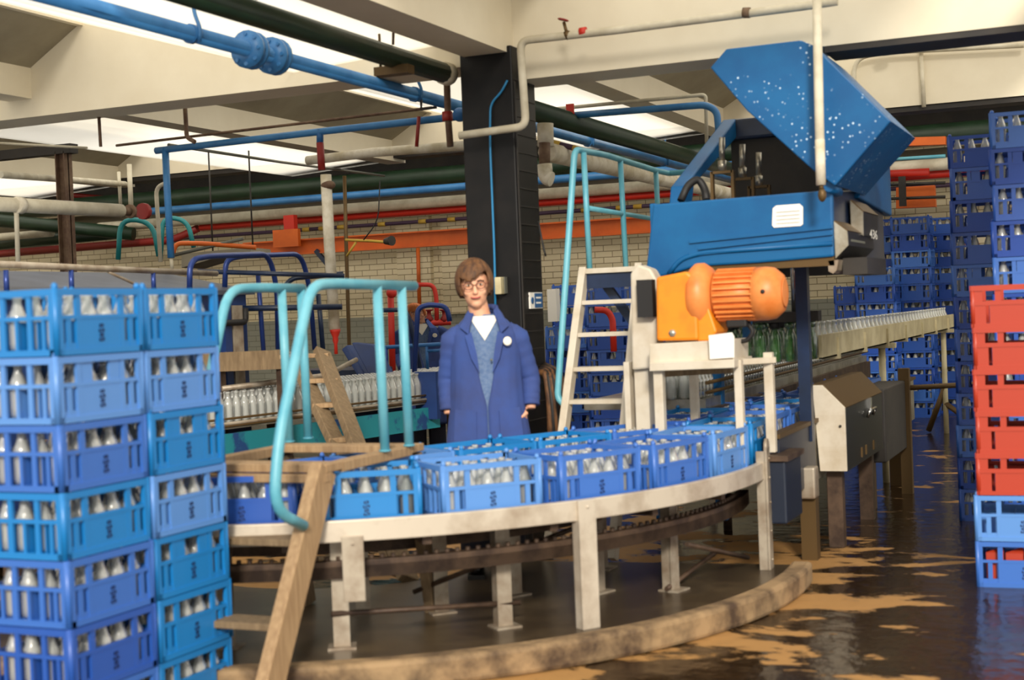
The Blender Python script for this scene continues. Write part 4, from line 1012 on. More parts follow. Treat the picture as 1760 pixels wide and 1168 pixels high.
pipe('drop_pipe', 'white pipe hanging down in front of the raised blue lid, tapering to a brass tip', [at(1404, -12, Y=wy), at(1405, 60, Y=wy), at(1408, 200, Y=wy), at(1411, 318, Y=wy)], .024, 'pipe_white',
     extra=[('worn_end', MB().tube([at(1409, 240, Y=wy), at(1411, 316, Y=wy)], .0255, 12), 'pipe_lag'), ('brass_tip', MB().tube([at(1411, 316, Y=wy), at(1412, 326, Y=wy)], .012, 8).ball(at(1413, 335, Y=wy), .022, .022, .036), 'bronze')])
hk = MB()
for k in range(2):
    pass
# cross pipes left of the column (along X)
YP = 9.0
pipe('water_pipe', 'slim blue pipe crossing below the main beam left of the column, with a tee', [at(268, 259, Y=YP), at(560, 225, Y=YP), at(800, 199, Y=YP)], .026, 'pipe_blue',
     extra=[('valve', MB().ball(at(790, 197, Y=YP), .05, .05, .05), 'pipe_blue_dark'), ('drop', MB().tube([at(550, 222, Y=YP), at(550, 245, Y=YP)], .026, 10), 'pipe_blue_dark')])
pipe('red_stub', 'short red pipe stub under the blue tee above the lagged drop', [at(550, 245, Y=YP), at(553, 292, Y=YP)], .027, 'red_dark')
pipe('water_pipe', 'vertical blue pipe dropping from the slim cross pipe to the washer', [at(284, 255, Y=YP), at(287, 320, Y=YP), at(294, 443, Y=YP)], .027, 'pipe_blue',
     extra=[('stub', MB().tube([at(294, 443, Y=YP), at(296, 462, Y=YP)], .014, 8), 'pipe_white')])
pipe('conduit', 'thin brown conduit just above the slim blue cross pipe', [at(200, 250, Y=9.3), at(742, 185, Y=9.3)], .011, 'pipe_brown')
pipe('conduit', 'thin brown conduit running back from the left under the roof', [at(0, 190, Y=8.8), at(102, 196, Y=9.6)], .014, 'pipe_brown')
pipe('conduit', 'thin dark conduit sloping right under the second beam', [at(290, 249, Y=9.6), at(480, 278, Y=12.4), at(660, 302, Y=15)], .014, 'grille_grey')
pipe('conduit', 'pale thin conduit under the roof at far left', [at(0, 246, Y=9.0), at(150, 254, Y=9.2)], .01, 'pipe_white')
pipe('conduit', 'beige conduit bending down beside the blue drop pipe', [at(290, 312, Y=10), at(268, 322, Y=10), at(276, 450, Y=10)], .018, 'pipe_white', .1)
pipe('conduit', 'brown hanger rod with a kink left of the blue tee', [at(318, 183, Y=8.5), at(321, 236, Y=8.5), at(335, 244, Y=8.5)], .016, 'pipe_brown', .03)
pipe('conduit', 'short hanging conduit under the main beam at left', [at(170, 200, Y=8.4), at(173, 252, Y=8.4)], .012, 'pipe_brown')
pipe('conduit', 'white conduit looping down the second beam at left', [at(358, 225, Y=13.4), at(361, 268, Y=13.4), at(375, 282, Y=13.2)], .03, 'pipe_white', .1)
p_ = at(660, 258, Y=9.9)
pipe('lagged_pipe', 'dirty white lagged pipe running toward the column below the beam', [at(528, 276, Y=9.6), at(640, 262, Y=9.6), at(800, 250, Y=9.6)], .036, 'pipe_lag')
pipe('lagged_pipe', 'tall white lagged pipe hanging down left of the man with a red nozzle', [at(560, 300, Y=YP), at(566, 420, Y=YP), at(575, 566, Y=YP)], .04, 'pipe_lag',
     extra=[('brown_clamp', MB().ball(at(564, 318, Y=YP), .055, .05, .035), 'pipe_brown'), ('red_nozzle', MB().lathe([(.014, -.17), (.012, -.1), (.022, -.07), (.02, -.05), (.036, -.01), (.04, .01)], 12, at(576, 568, Y=YP)), 'red_paint')])
pipe('riser_pipe', 'patched brown pipe dropping from the green pipe end beside the column', [at(768, 140, Y=8.3), at(770, 200, Y=8.3), at(774, 252, Y=8.3)], .022, 'pipe_brown', extra=[('clamp', MB().lathe([(.035, -.03), (.035, .03)], 10, at(769, 200, Y=8.3)), 'red_dark')])
pipe('red_rod', 'short leaning red pipe piece above the lagged pipe near the column', [at(720, 200, Y=8.9), at(716, 252, Y=8.9)], .013, 'red_dark')
pipe('valve_stem', 'small dark valve handle under the blue main pipe', [at(724, 172, Y=8.5), at(724, 188, Y=8.5), at(750, 184, Y=8.5)], .01, 'steel_dark')
# bank of pipes along the back wall
YB_ = 18.3
def wallpipe(label, y805, Y, r, m, x0=-20.5, x1=3.0, name='wall_pipe', extra=None):
    z = at(805, y805, Y=Y).z
    return pipe(name, label, [(x0, Y, z), (x1, Y, z)], r, m, extra=extra), z
wallpipe('thick black-green pipe, highest of the run along the back wall', 298, 17.9, .13, 'pipe_green')
wallpipe('blue pipe along the back wall under the black-green one', 320, 17.5, .055, 'pipe_blue', x0=at(235, 300, Y=17.5).x, x1=at(1480, 270, Y=17.5).x)
wallpipe('grey lagged pipe along the back wall behind the blue one', 329, 18.3, .09, 'grey_paint')
wallpipe('cream lagged pipe along the back wall below the blue one', 343, 17.8, .075, 'pipe_white', x0=at(170, 380, Y=17.8).x)
wallpipe('bright red pipe along the back wall', 357, 17.9, .058, 'red_paint', x0=at(345, 390, Y=17.9).x)
yl = []; z_ = at(805, 375, Y=18.5).z
for px in (520, 548, 580, 650, 720, 770, 1060, 1090, 1000): 
    x = at(px, 375, Y=18.5).x; yl.append(MB().tube([(x, 18.5, z_), (x + .12, 18.5, z_)], .034, 8))
wallpipe('thin purple pipe with yellow bands along the back wall', 375, 18.5, .028, 'pipe_purple', extra=[('yellow_band', yl, 'yellow_paint')])
pipe('wall_pipe', 'lower red pipe along the back wall at the far left', [at(0, 436, Y=17.9), at(300, 412, Y=17.9), at(340, 392, Y=17.9)], .06, 'red_dark', .2)
pipe('wall_pipe', 'dark green pipe low on the back wall at the far left', [at(-10, 420, Y=17.6), at(215, 398, Y=17.6)], .1, 'pipe_green')
pipe('wall_pipe', 'cream pipe on the back wall between dark green ones, far left', [at(-10, 408, Y=17.4), at(90, 400, Y=17.4)], .06, 'pipe_white')
pipe('wall_pipe', 'upper dark green pipe on the back wall at the far left', [at(-10, 378, Y=17.0), at(230, 402, Y=17.6)], .1, 'pipe_green')
pipe('wall_pipe', 'dim red pipe just under the dark duct at the far left', [at(0, 325, Y=18.3), at(200, 342, Y=18.6)], .04, 'red_dark')
# overhead travelling beam (orange) with boxes
zo = at(760, 409, Y=17.6).z
ob = thing('crane_rail', (at(700, 409, Y=17.6).x, 17.6, zo - .1), 'long orange steel rail beam in front of the back wall', 'beam')
xo0, xo1 = at(425, 420, Y=17.6).x, at(1135, 385, Y=17.6).x
MB().box(xo0, xo1, 17.54, 17.56, zo - .1, zo + .1).box(xo0, xo1, 17.48, 17.62, zo + .09, zo + .11).box(xo0, xo1, 17.48, 17.62, zo - .11, zo - .09).build('web', 'orange_beam', ob)
for px in (497,):
    q = at(px, 409, Y=17.5); MB().box(q.x - .21, q.x + .21, 17.4, 17.47, q.z - .13, q.z + .12).build('motor_box', 'orange_beam', ob)
    MB().box(q.x - .02, q.x + .15, 17.4, 17.5, q.z + .12, q.z + .32).build('bracket', 'red_paint', ob)
for px in (543,): q = at(px, 430, Y=17.5); MB().bar(q, q + Vector((.3, 0, -.35)), .05, .06).build('brace', 'machine_navy', ob)
for px, y1 in ((718, 525), (808, 548)):
    a = at(px, 418, Y=18.6); MB().tube([a, at(px + 3, y1, Y=18.6)], .03, 8).build('conduit', 'orange_beam', ob)
q = at(812, 548, Y=18.5); MB().lathe([(.02, .12), (.09, 0), (.08, -.06), (0, -.06)], 10, q).build('lamp_cone', 'orange_beam', ob)
# right part of the orange beam and boxes seen at right
o2 = thing('crane_hoist', tuple(at(1570, 360, Y=17.6)), 'orange hoist gear on the back wall, left of the tall right stack', 'hoist')
for pts in ([(1560, 236), (1625, 234), (1625, 248), (1560, 250)], [(1540, 322), (1606, 318), (1608, 355), (1540, 358)]):
    MB().prism(pl(pts, 17.5), (0, .12, 0)).build('box', 'orange_beam', o2)
MB().tube([at(1515, 300, Y=17.7), at(1597, 296, Y=17.7)], .05, 8).build('red_bar', 'red_paint', o2)
for y in (318, 342): MB().tube([at(1515, y, Y=17.4), at(1625, y - 4, Y=17.4)], .02, 6).build('thin_pipe', 'steel_dark', o2)
MB().box(*[c for q in [at(1551, 325, Y=17.3)] for c in (q.x - .04, q.x + .04, 17.28, 17.32, q.z - .2, q.z + .15)]).build('strap', 'steel_dark', o2)
pipe('wall_pipe', 'pale blue pipe on the back wall behind the lid', [at(1515, 275, Y=17.4), at(1625, 268, Y=17.4)], .022, 'turquoise')
# dark steel beam under the far roof; dark band for the upper wall's shade
struct('trim_14', MB().box(-20, 5, 15.3, 15.6, 3.42, 3.7), 'steel_dark', origin=(0, 0, 0))
struct('trim_15', MB().box(-20, 5, 18.7, 19, 3.6, 4.1), 'steel_dark', origin=(0, 0, 0))
# big white lagged pipe along Y at left
fx = at(120, 357, D=10.5)
pipe('lagged_pipe', 'thick white lagged pipe at the far left ending in a flange', [at(-30, 349, X=fx.x), at(208, 362, X=fx.x)], .052, 'pipe_white',
     extra=[('flange', MB().tube([at(209, 362, X=fx.x), at(222, 363, X=fx.x)], .035, 10).tube([at(222, 363, X=fx.x), at(226, 363, X=fx.x)], .055, 12), 'pipe_brown'), ('red_flange', MB().tube([at(244, 363, X=fx.x), at(250, 363, X=fx.x)], .065, 12), 'red_dark'),
            ('clamp', MB().tube([at(28, 352, X=fx.x + .02), at(38, 353, X=fx.x + .02)], .06, 12), 'pipe_lag')])
pipe('conduit', 'beige conduit dropping in front of the thick lagged pipe at far left', [at(22, 342, Y=8.3), at(28, 360, Y=8.3), at(31, 452, Y=8.3)], .018, 'pipe_white', .03)
pipe('conduit', 'white conduit under the second rib at left, running back', [at(0, 300, D=11), at(215, 316, D=15)], .028, 'pipe_white')
for i, (x, y0, y1) in enumerate(((204, 295, 350), (222, 282, 352))):
    pipe('conduit', '%s short white drop pipe above the flange of the thick lagged pipe' % ('left' if i == 0 else 'right'), [at(x, y0, Y=12), at(x + 3, y1, Y=12)], .018 + .008 * i, 'pipe_white')
# clothes-line like post with spot lamp
lp_ = thing('flood_lamp', tuple(at(600, 430, Y=12.5)), 'small flood lamp on a yellow bracket pole in front of the back wall', 'lamp')
MB().tube([at(592, 302, Y=12.5), at(595, 420, Y=12.5), at(600, 590, Y=12.5), Vector((at(600, 590, Y=12.5).x, 12.5, 0))], .02, 8).build('pole', 'bronze', lp_)
MB().tube([at(594, 412, Y=12.4), at(640, 414, Y=12.4), at(664, 416, Y=12.4)], .014, 8).tube([at(596, 440, Y=12.4), at(612, 416, Y=12.4)], .012, 6).build('bracket', 'yellow_paint', lp_)
MB().lathe([(.03, -.05), (.045, .03), (.05, .05)], 10, at(668, 414, Y=12.3), (1, -.4, 0)).build('lamp_head', 'steel_dark', lp_)
MB().tube([at(653, 310, Y=12.3), at(650, 380, Y=12.3), at(625, 412, Y=12.3)], .006, 6, bend=.3).build('cable', 'rubber', lp_)
pipe('conduit', 'rusty orange tube with a long thin lever above the washer top', [at(296, 440, D=13), at(302, 418, D=13), at(345, 418, D=13), at(440, 425, D=13)], .022, 'orange_beam', .1)
dk = MB().prism([at(312, 436, D=13.5), at(430, 425, D=13.5), at(432, 436, D=13.5), at(430, 440, D=13.5), at(380, 440, D=13.5), at(312, 460, D=13.5)], (-.1, .5, 0)).build('duct', 'grey_paint'); tag(dk, 'grey sheet metal duct hanging behind the navy hoop barriers', 'duct')
for px in (345, 415):
    q = at(px, 440, D=13.55); MB().tube([(q.x, q.y + .2, q.z), (q.x, q.y + .2, 3.15)], .008, 6).build('hanger_rod', 'steel_dark', dk)
pipe('lever_rod', 'long thin grey rod resting slanted above the duct', [at(300, 438, D=13), at(418, 410, D=13)], .016, 'grille_grey')
# red pipework behind the bottle conveyor
rp = thing('red_manifold', tuple(at(720, 560, D=13.5)), 'red pipe manifold with small valves left of the man', 'pipework')
MB().tube([at(722, 636, D=13.5), at(720, 560, D=13.5), at(726, 556, D=13.5), at(775, 553, D=13.5)], .03, 10, bend=.1).build('manifold', 'red_paint', rp)
MB().tube([at(715, 489, D=13.5), at(745, 489, D=13.5), at(750, 510, D=13.5), at(751, 555, D=13.5)], .022, 10, bend=.12).build('riser', 'red_paint', rp)
MB().tube([at(671, 498, D=13.3), at(675, 640, D=13.3)], .03, 10).ball(at(673, 503, D=13.2), .05).build('standpipe', 'red_paint', rp)
for px in (738, 764): MB().lathe([(.03, 0), (.04, .03), (.02, .06), (.02, .1), (.045, .11), (.045, .12)], 10, at(px, 553, D=13.5)).build('valve', 'red_dark', rp)
gx('blue_railing', 'blue tube railing in front of the stooping man in the background', 'handrail', at(700, 600, D=12.4),
   ('rail', ad([(655, 597), (775, 590)], 12.4), .018, 'pipe_blue_dark', 0), ('post', ad([(663, 597), (665, 640)], 12.4), .018, 'machine_rail', 0), ('post', ad([(699, 596), (701, 636)], 12.4), .014, 'pipe_blue_dark', 0), ('post', ad([(733, 594), (735, 634)], 12.4), .014, 'pipe_blue_dark', 0), ('rail', ad([(733, 603), (775, 600)], 12.4), .014, 'pipe_blue_dark', 0))
gx('tube_barrier', 'navy tube hoop standing over the bottles between the stooping man and the coat', 'handrail', at(715, 600, D=11.8),
   ('hoop', ad([(712, 645), (718, 530), (735, 523), (768, 526), (773, 552)], 11.8), .022, 'machine_rail', .12), )
gx('tube_barrier', 'navy tube hoop leaning in front of the stooping man', 'handrail', at(690, 560, D=11.9),
   ('hoop', ad([(655, 533), (694, 532), (703, 545), (722, 632)], 11.9), .02, 'machine_navy', .1), )
gx('red_hoop', 'red bent tube seen between the rungs of the aluminium steps', 'pipework', at(1040, 560, D=12),
   ('hoop', ad([(1022, 532), (1044, 533), (1053, 548), (1055, 604)], 12), .028, 'red_paint', .1))
# ================================================================ column fittings
cbx = pipe('cable', 'bright blue cable running down the front of the black column', [at(872, 138, Y=7.98), at(862, 158, Y=7.98), at(843, 178, Y=7.98), at(842, 240, Y=7.98), at(850, 440, Y=7.98), at(852, 560, Y=7.98)], .007, 'cable_blue', .12)
sx_ = XC1 + .012
s1 = at(922, 516, X=sx_)
sg = thing('wall_sign', (sx_, s1.y, s1.z - .045), 'small blue and white notice on the right face of the black column', 'sign')
MB().box(XC1 + .002, sx_, s1.y - .1, s1.y + .1, s1.z - .05, s1.z + .05).build('plate', 'paper', sg)
MB().box(sx_, sx_ + .002, s1.y - .03, s1.y + .096, s1.z - .045, s1.z + .045).build('blue_field', 'sign_blue', sg)
MB().lathe([(.022, 0), (.022, .002), (.014, .003)], 16, (sx_, s1.y - .065, s1.z), (1, 0, 0)).build('ring_symbol', 'sign_blue', sg)
for i in range(2): MB().box(sx_ + .002, sx_ + .003, s1.y - .01, s1.y + .07, s1.z + .012 - i * .032, s1.z + .022 - i * .032).build('text_line', 'paper', sg)
q = at(860, 490, Y=7.95); sw = thing('switch_box', tuple(q), 'pale switch box on the front of the column behind the man\'s head', 'switch')
MB().box(q.x - .03, q.x + .012, 7.93, 7.998, q.z - .055, q.z + .05).build('case', 'cream_metal', sw, bevel=.005)
MB().box(q.x + .02, q.x + .026, 7.96, 7.998, q.z - .05, q.z + .05).build('edge', 'grille_grey', sw)
rl = MB()
for i in range(22): rl.box(XC1, XC1 + .006, 8.02, 8.34, .6 + i * .11, .606 + i * .11)
rl.box(XC1, XC1 + .008, 8.015, 8.03, .1, 2.9)
struct('trim_16', rl, 'steel_dark', origin=(0, 0, 0))
hs = thing('rubber_hose', tuple(at(950, 700, Y=8.2)), 'bundle of dark rubber hoses hanging in a heap at the foot of the column', 'hose')
for i in range(7):
    x = 930 + i * 6; MB().tube([at(925 + i * 2, 640 - i * 2, Y=8.15 + .03 * i), at(938 + i * 4, 640, Y=8.1), at(945 + i * 5, 690, Y=8.05), at(948 + i * 5, 800, Y=8.05 + .02 * i)], .022, 8, bend=.15).build('hose_loop', 'rubber' if i % 2 else 'hair_brown', hs)
pipe('hanging_cable', 'thin black cable looping right of the column at head height', [at(925, 380, Y=8.2), at(934, 425, Y=8.2), at(938, 440, Y=8.2)], .006, 'rubber', .05)
pt = MB().prism(pl([(940, 497), (955, 496), (958, 552), (942, 553)], 13.4), (0, .1, 0)).build('door_panel', 'paper'); tag(pt, 'narrow white panel standing behind the column, left of the crate stacks', 'panel')
# fluorescent batten and conduit on far right fascia
pipe('conduit', 'thin conduit bending along the second white beam at right', [at(1468, 185, Y=13.5), at(1468, 100, Y=13.5), at(1520, 90, Y=13.5), at(1760, 78, Y=13.5)], .022, 'pipe_white', .3,
     extra=[('junction_box', MB().ball(at(1523, 88, Y=13.4), .07, .05, .04), 'pipe_white')])
pipe('conduit', 'vertical white strip on the second white beam at right', [at(1583, 84, Y=13.55), at(1588, 184, Y=13.55)], .02, 'pipe_white')
# ================================================================ people
class PM(MB):
    """mesh builder whose points pass through a pose function"""
    def __init__(s, warp): super().__init__(); s.w = warp
    def add(s, vs, fs, smooth=False): return super().add([s.w(Vector(v)) for v in vs], fs, smooth)
def loft(mb, levels, n=40, gap=None, fold=.0, scale=1., cut=None, off=0.):
    """levels: (z, half width, half depth, centre x, centre y); gap(z) = half width of the front opening"""
    rows = []
    for (z, a, b, cx, cy) in levels:
        row = []
        g = gap(z) if gap else None
        for k in range(n + (1 if gap else 0)):
            if gap:
                th0 = math.asin(min(.98, max(0., g / a))); th = -PI / 2 + th0 + (2 * PI - 2 * th0) * k / n
            else: th = -PI / 2 + 2 * PI * k / n
            c, s_ = math.cos(th), math.sin(th); e = .82
            x = a * math.copysign(abs(c) ** e, c); y = b * math.copysign(abs(s_) ** e, s_)
            f = 1 + fold * (math.sin(9 * th + z * 3) * .6 + math.sin(17 * th - z * 5) * .4) * (1.6 - z)
            row.append(Vector((cx + x * f * scale, cy + y * f * scale, z)))
        rows.append(row)
    m_ = len(rows[0]); vs = [v for r in rows for v in r]; fs = []
    for i in range(len(rows) - 1):
        for k in range(m_ - (1 if gap else 0)):
            k2 = (k + 1) % m_; q = (i * m_ + k, i * m_ + k2, (i + 1) * m_ + k2, (i + 1) * m_ + k)
            if cut and cut(sum((vs[j] for j in q), Vector()) / 4): continue
            fs.append(q)
    mb.add(vs, fs, True)
def dense(levels, m=4):
    out = []
    for i in range(len(levels) - 1):
        for j in range(m):
            t = j / m; t2 = t * t * (3 - 2 * t)
            out.append(tuple(p * (1 - t) + q * t for p, q in zip(levels[i], levels[i + 1])))
    return out + [levels[-1]]
def smoothmod(o, n=1):
    s = o.modifiers.new('subsurf', 'SUBSURF'); s.levels = n; s.render_levels = n
def person(base, rz, warp0, label, hair, pose, z0=0., collar_badge=True, glasses=True, H=None):
    R = Matrix.Translation(Vector(base)) @ Matrix.Rotation(rz, 4, 'Z')
    W = lambda v: R @ warp0(v)
    t = thing('person', base, label, 'person')
    hx, hy, hz = pose['head']         # head centre
    # ---- body: one continuous skin surface (capsules and balls fused by a voxel remesh)
    b = PM(W)
    Rt = Matrix.Rotation(pose.get('tilt', 0), 3, 'Y') @ Matrix.Rotation(pose.get('nod', 0), 3, 'X')
    hc = Vector((hx, hy, hz))
    def hp(x, y, z): return hc + Rt @ Vector((x, y, z))
    b.ball(hp(0, .012, .012), .077, .093, .104, 24, 16, Rt)
    b.ball(hp(0, -.012, -.045), .06, .07, .072, 20, 12, Rt); b.ball(hp(0, -.05, -.092), .03, .026, .022, 14, 8, Rt)
    b.ball(hp(0, -.082, -.018), .0125, .016, .030, 12, 8, Rt); b.ball(hp(0, -.094, -.034), .0155, .014, .012, 12, 8, Rt)
    for s_ in (-1, 1):
        b.ball(hp(s_ * .033, -.064, .028), .022, .014, .01, 12, 8, Rt); b.ball(hp(s_ * .04, -.056, -.03), .02, .018, .02, 12, 8, Rt)
        b.ball(hp(s_ * .078, .012, -.012), .011, .02, .032, 10, 8, Rt)
    b.ball(hp(0, -.078, -.058), .024, .012, .009, 12, 8, Rt)
    nb = Vector(pose.get('neck', (0, .01, 1.40)))
    b.tube([hp(0, .02, -.05), (hp(0, .02, -.05) + nb) / 2, nb], .055, 16, taper=[.95, 1., 1.15])
    for p, r in (((0, .01, 1.34), (.14, .085, .10)), ((0, .01, 1.2), (.145, .09, .14)), ((0, .01, 1.0), (.14, .09, .14)), ((0, .01, .88), (.15, .1, .1))): b.ball(p, *r)
    for s_, key in ((-1, 'armL'), (1, 'armR')):
        P_ = [Vector(p) for p in pose[key]]      # shoulder, elbow, wrist, knuckles
        b.tube([nb + Vector((s_ * .03, 0, -.04)), P_[0], P_[1], P_[2]], .04, 12, taper=[1.2, 1.25, .95, .65])
        d = (P_[3] - P_[2]); dn = d.normalized(); side = Vector((1, 0, 0)) if abs(dn.x) < .8 else Vector((0, 1, 0))
        pm = (P_[2] + P_[3]) / 2; b.ball(pm, .02, .042, .05, 12, 8)
        for i, (ln, o_) in enumerate(((.068, -.03), (.078, -.01), (.072, .01), (.058, .028))):
            r0 = P_[3] + Vector((0, o_, 0)); c1 = r0 + dn * ln * .45; c2 = c1 + (dn + Vector((-s_ * .5, 0, 0))).normalized() * ln * .35; c3 = c2 + (dn + Vector((-s_ * 1.1, 0, .1))).normalized() * ln * .25
            b.tube([r0 - dn * .03, r0, c1, c2, c3], .0088, 8, taper=[1.05, 1.05, 1, .92, .8])
        th0 = P_[2] + dn * .025 + Vector((-s_ * .005, -.03, 0)); b.tube([th0, th0 + dn * .03 + Vector((-s_ * .01, -.025, 0)), th0 + dn * .065 + Vector((-s_ * .015, -.032, 0))], .0105, 8, taper=[1.2, 1, .8])
    for s_ in (-1, 1):
        b.tube([(s_ * .085, .01, .88), (s_ * .09, 0, .5 + z0 / 2), (s_ * .095, .015, z0 + .09)], .07, 14, taper=[1.1, .8, .5])
        b.ball((s_ * .095, -.04, z0 + .045), .036, .1, .035)
    bo = b.build('body', 'skin', t, recalc=True)
    rm = bo.modifiers.new('remesh', 'REMESH'); rm.mode = 'VOXEL'; rm.voxel_size = .0058; rm.use_smooth_shade = True
    sm = bo.modifiers.new('smooth', 'SMOOTH'); sm.factor = .5; sm.iterations = 4
    # ---- clothes
    L = [(1.515, .062, .058, nb.x * .8, .02), (1.49, .085, .07, nb.x * .6, .02), (1.46, .122, .085, 0, .018), (1.425, .155, .102, 0, .014), (1.385, .178, .115, 0, .01), (1.3, .19, .125, 0, .008), (1.16, .19, .128, 0, .005), (1.0, .2, .135, .0, 0), (.84, .222, .145, 0, 0), (.62, .24, .155, 0, 0), (.46, .25, .16, 0, 0)]
    dn_ = dense(L, 5)
    gp_ = lambda z: max(.001, min(.075, (z - 1.01) * .17 + (.02 if z > 1.43 else 0)))
    c = PM(W); loft(c, dn_, 72, gap=gp_, fold=.03); co_ = c.build('work_coat', 'coat_blue', t)
    so_ = co_.modifiers.new('solid', 'SOLIDIFY'); so_.thickness = .006
    for nm, s_, key in (('sleeve', -1, 'armL'), ('sleeve', 1, 'armR')):
        P_ = [Vector(p) for p in pose[key]]; sl = PM(W)
        q0 = P_[0] + Vector((-s_ * .06, 0, .035)); pts = []; tp = []
        seq = [q0, P_[0], P_[0].lerp(P_[1], .5), P_[1], P_[1].lerp(P_[2], .5), P_[2] - (P_[2] - P_[1]).normalized() * .02]
        rr = [1.12, 1.2, 1.05, .98, .92, .86]
        for i in range(len(seq) - 1):
            for j in range(6):
                tt2 = j / 6; pts.append(seq[i].lerp(seq[i + 1], tt2)); tp.append((rr[i] * (1 - tt2) + rr[i + 1] * tt2) * (1 + .035 * math.sin(len(pts) * 1.9)))
        pts.append(seq[-1]); tp.append(rr[-1])
        sl.tube(pts, .055, 20, taper=tp); so2 = sl.build(nm, 'coat_blue', t)
    # collar and lapels
    for s_ in (-1, 1):
        k_ = PM(W)
        k_.add([(s_ * .052, -.028, 1.505), (s_ * .068, .03, 1.532), (s_ * .098, .03, 1.49), (s_ * .128, -.085, 1.425), (s_ * .085, -.128, 1.388), (s_ * .078, -.112, 1.43)], [(0, 1, 2, 3, 4, 5)])
        k_.add([(s_ * .07, -.118, 1.40), (s_ * .105, -.131, 1.38), (s_ * .075, -.140, 1.26), (s_ * .035, -.136, 1.18), (s_ * .045, -.134, 1.28)], [(0, 1, 2, 3, 4)])
        ko = k_.build('collar', 'coat_blue', t); sk_ = ko.modifiers.new('solid', 'SOLIDIFY'); sk_.thickness = .007; sk_.offset = 0
    k_ = PM(W); k_.tube([(-.066, .03, 1.525), (-.04, .075, 1.53), (.04, .075, 1.53), (.066, .03, 1.525)], .016, 8, bend=.04); k_.build('collar', 'coat_blue', t)
    # jumper with a V neck over a white shirt
    vcut = lambda p: p.y < 0 and p.z > 1.365 and abs(p.x) < (p.z - 1.365) * .62
    j_ = PM(W); loft(j_, [(z, a * .93, bb * .93, cx, cy) for z, a, bb, cx, cy in dn_ if .9 < z < 1.5], 72, cut=None, scale=.985)
    mbj = PM(W); loft(mbj, [(z, a * .93, bb * .93, cx, cy) for z, a, bb, cx, cy in dense([l for l in L if .8 < l[0] < 1.5], 8)], 96)
    mbj.build('jumper', 'jumper', t)
    vp = PM(W); lv = dense([l for l in L if 1.2 < l[0] < 1.52], 10); lv.sort(); vsv = []; nz, nx = 14, 12
    for i in range(nz + 1):
        z = 1.352 + (1.482 - 1.352) * i / nz
        k0 = max(j for j in range(len(lv)) if lv[j][0] <= z + 1e-6); k1 = min(k0 + 1, len(lv) - 1); f_ = 0 if k0 == k1 else (z - lv[k0][0]) / (lv[k1][0] - lv[k0][0])
        _, aa, bb_, cx_, cy_ = [lv[k0][q] * (1 - f_) + lv[k1][q] * f_ for q in range(5)]
        aa *= .94; bb_ *= .94
        for k in range(nx + 1):
            xx = (k / nx * 2 - 1) * min(aa * .9, (z - 1.352) * .62)
            c_ = min(.999, abs((xx) / aa)) ** (1 / .82); s__ = math.sqrt(1 - c_ * c_) ** .82
            vsv.append((cx_ + xx, cy_ - bb_ * s__ - .004, z))
    vp.add(vsv, [(i * (nx + 1) + k, i * (nx + 1) + k + 1, (i + 1) * (nx + 1) + k + 1, (i + 1) * (nx + 1) + k) for i in range(nz) for k in range(nx)], True)
    vo_ = vp.build('shirt_front', 'shirt_white', t)
    s2 = PM(W); loft(s2, [(z, a * .89, bb * .89, cx, cy) for z, a, bb, cx, cy in dense([l for l in L if 1.1 < l[0] < 1.5], 5)], 60); s2.build('shirt', 'shirt_white', t)
    tr_2 = PM(W)
    for s_ in (-1, 1): tr_2.tube([(s_ * .08, .0, .98), (s_ * .09, .0, .8), (s_ * .092, 0, .5), (s_ * .095, .012, z0 + .06)], .1, 18, taper=[1.05, 1, .85, .8])
    tr_2.build('trousers', 'trousers', t)
    for s_ in (-1, 1):
        sh = PM(W); sh.ball((s_ * .095, -.045, z0 + .05), .045, .125, .045); sh.box(s_ * .095 - .045, s_ * .095 + .045, -.165, .08, z0, z0 + .022); sh.build('shoe', 'shoe_black', t)
    # pockets, buttons, badge
    for s_ in (-1, 1):
        pk = PM(W); pk.add([(s_ * .06, -.140, .98), (s_ * .17, -.112, .995), (s_ * .185, -.118, .82), (s_ * .065, -.147, .80)], [(0, 1, 2, 3)]); po = pk.build('pocket', 'coat_blue', t); q_ = po.modifiers.new('solid', 'SOLIDIFY'); q_.thickness = .006
    if collar_badge:
        bd_ = PM(W); bd_.lathe([(.024, 0), (.024, .003), (.017, .004)], 16, (.118, -.127, 1.345), (.35, -1, 0)); bd_.build('badge', 'shirt_white', t)['label'] = 'round white badge'
        b3 = PM(W); b3.lathe([(.007, .0), (.007, .004), (0, .005)], 8, (.03, -.142, 1.25), (0, -1, 0)); b3.build('button', 'grille_grey', t)
    # ---- hair and face
    hm = PM(W); n_, m_2 = 44, 26; vs = []; keep = []
    rnd = random.Random(3)
    for i in range(m_2 + 1):
        th = PI * i / m_2 * .80
        for k in range(n_):
            ph = 2 * PI * k / n_ - PI / 2
            x, y, z = math.sin(th) * math.cos(ph), math.sin(th) * math.sin(ph), math.cos(th)
            w_ = 1 + .018 * math.sin(ph * 15 + th * 4) + .01 * math.sin(ph * 29) + rnd.uniform(-.006, .006)
            vs.append(hp(x * .092 * w_, .014 + y * .108 * w_, .022 + z * .121 * w_))
    def face(i, k):
        th = PI * (i + .5) / m_2 * .80; ph = 2 * PI * (k + .5) / n_ - PI / 2
        fr = -math.sin(ph) if True else 0
        x = math.cos(ph); z = .022 + math.cos(th) * .121
        if fr < .22: return z < (-.03 if fr > -.2 else -.055)
        lim = .050 - .020 * math.sin(x * 3 + 2.4) if fr > .62 else -.03 - (fr - .22) * .02
        return z < lim
    fs = [(i * n_ + k, (i + 1) * n_ + k, (i + 1) * n_ + (k + 1) % n_, i * n_ + (k + 1) % n_) for i in range(m_2) for k in range(n_) if not face(i, k)]
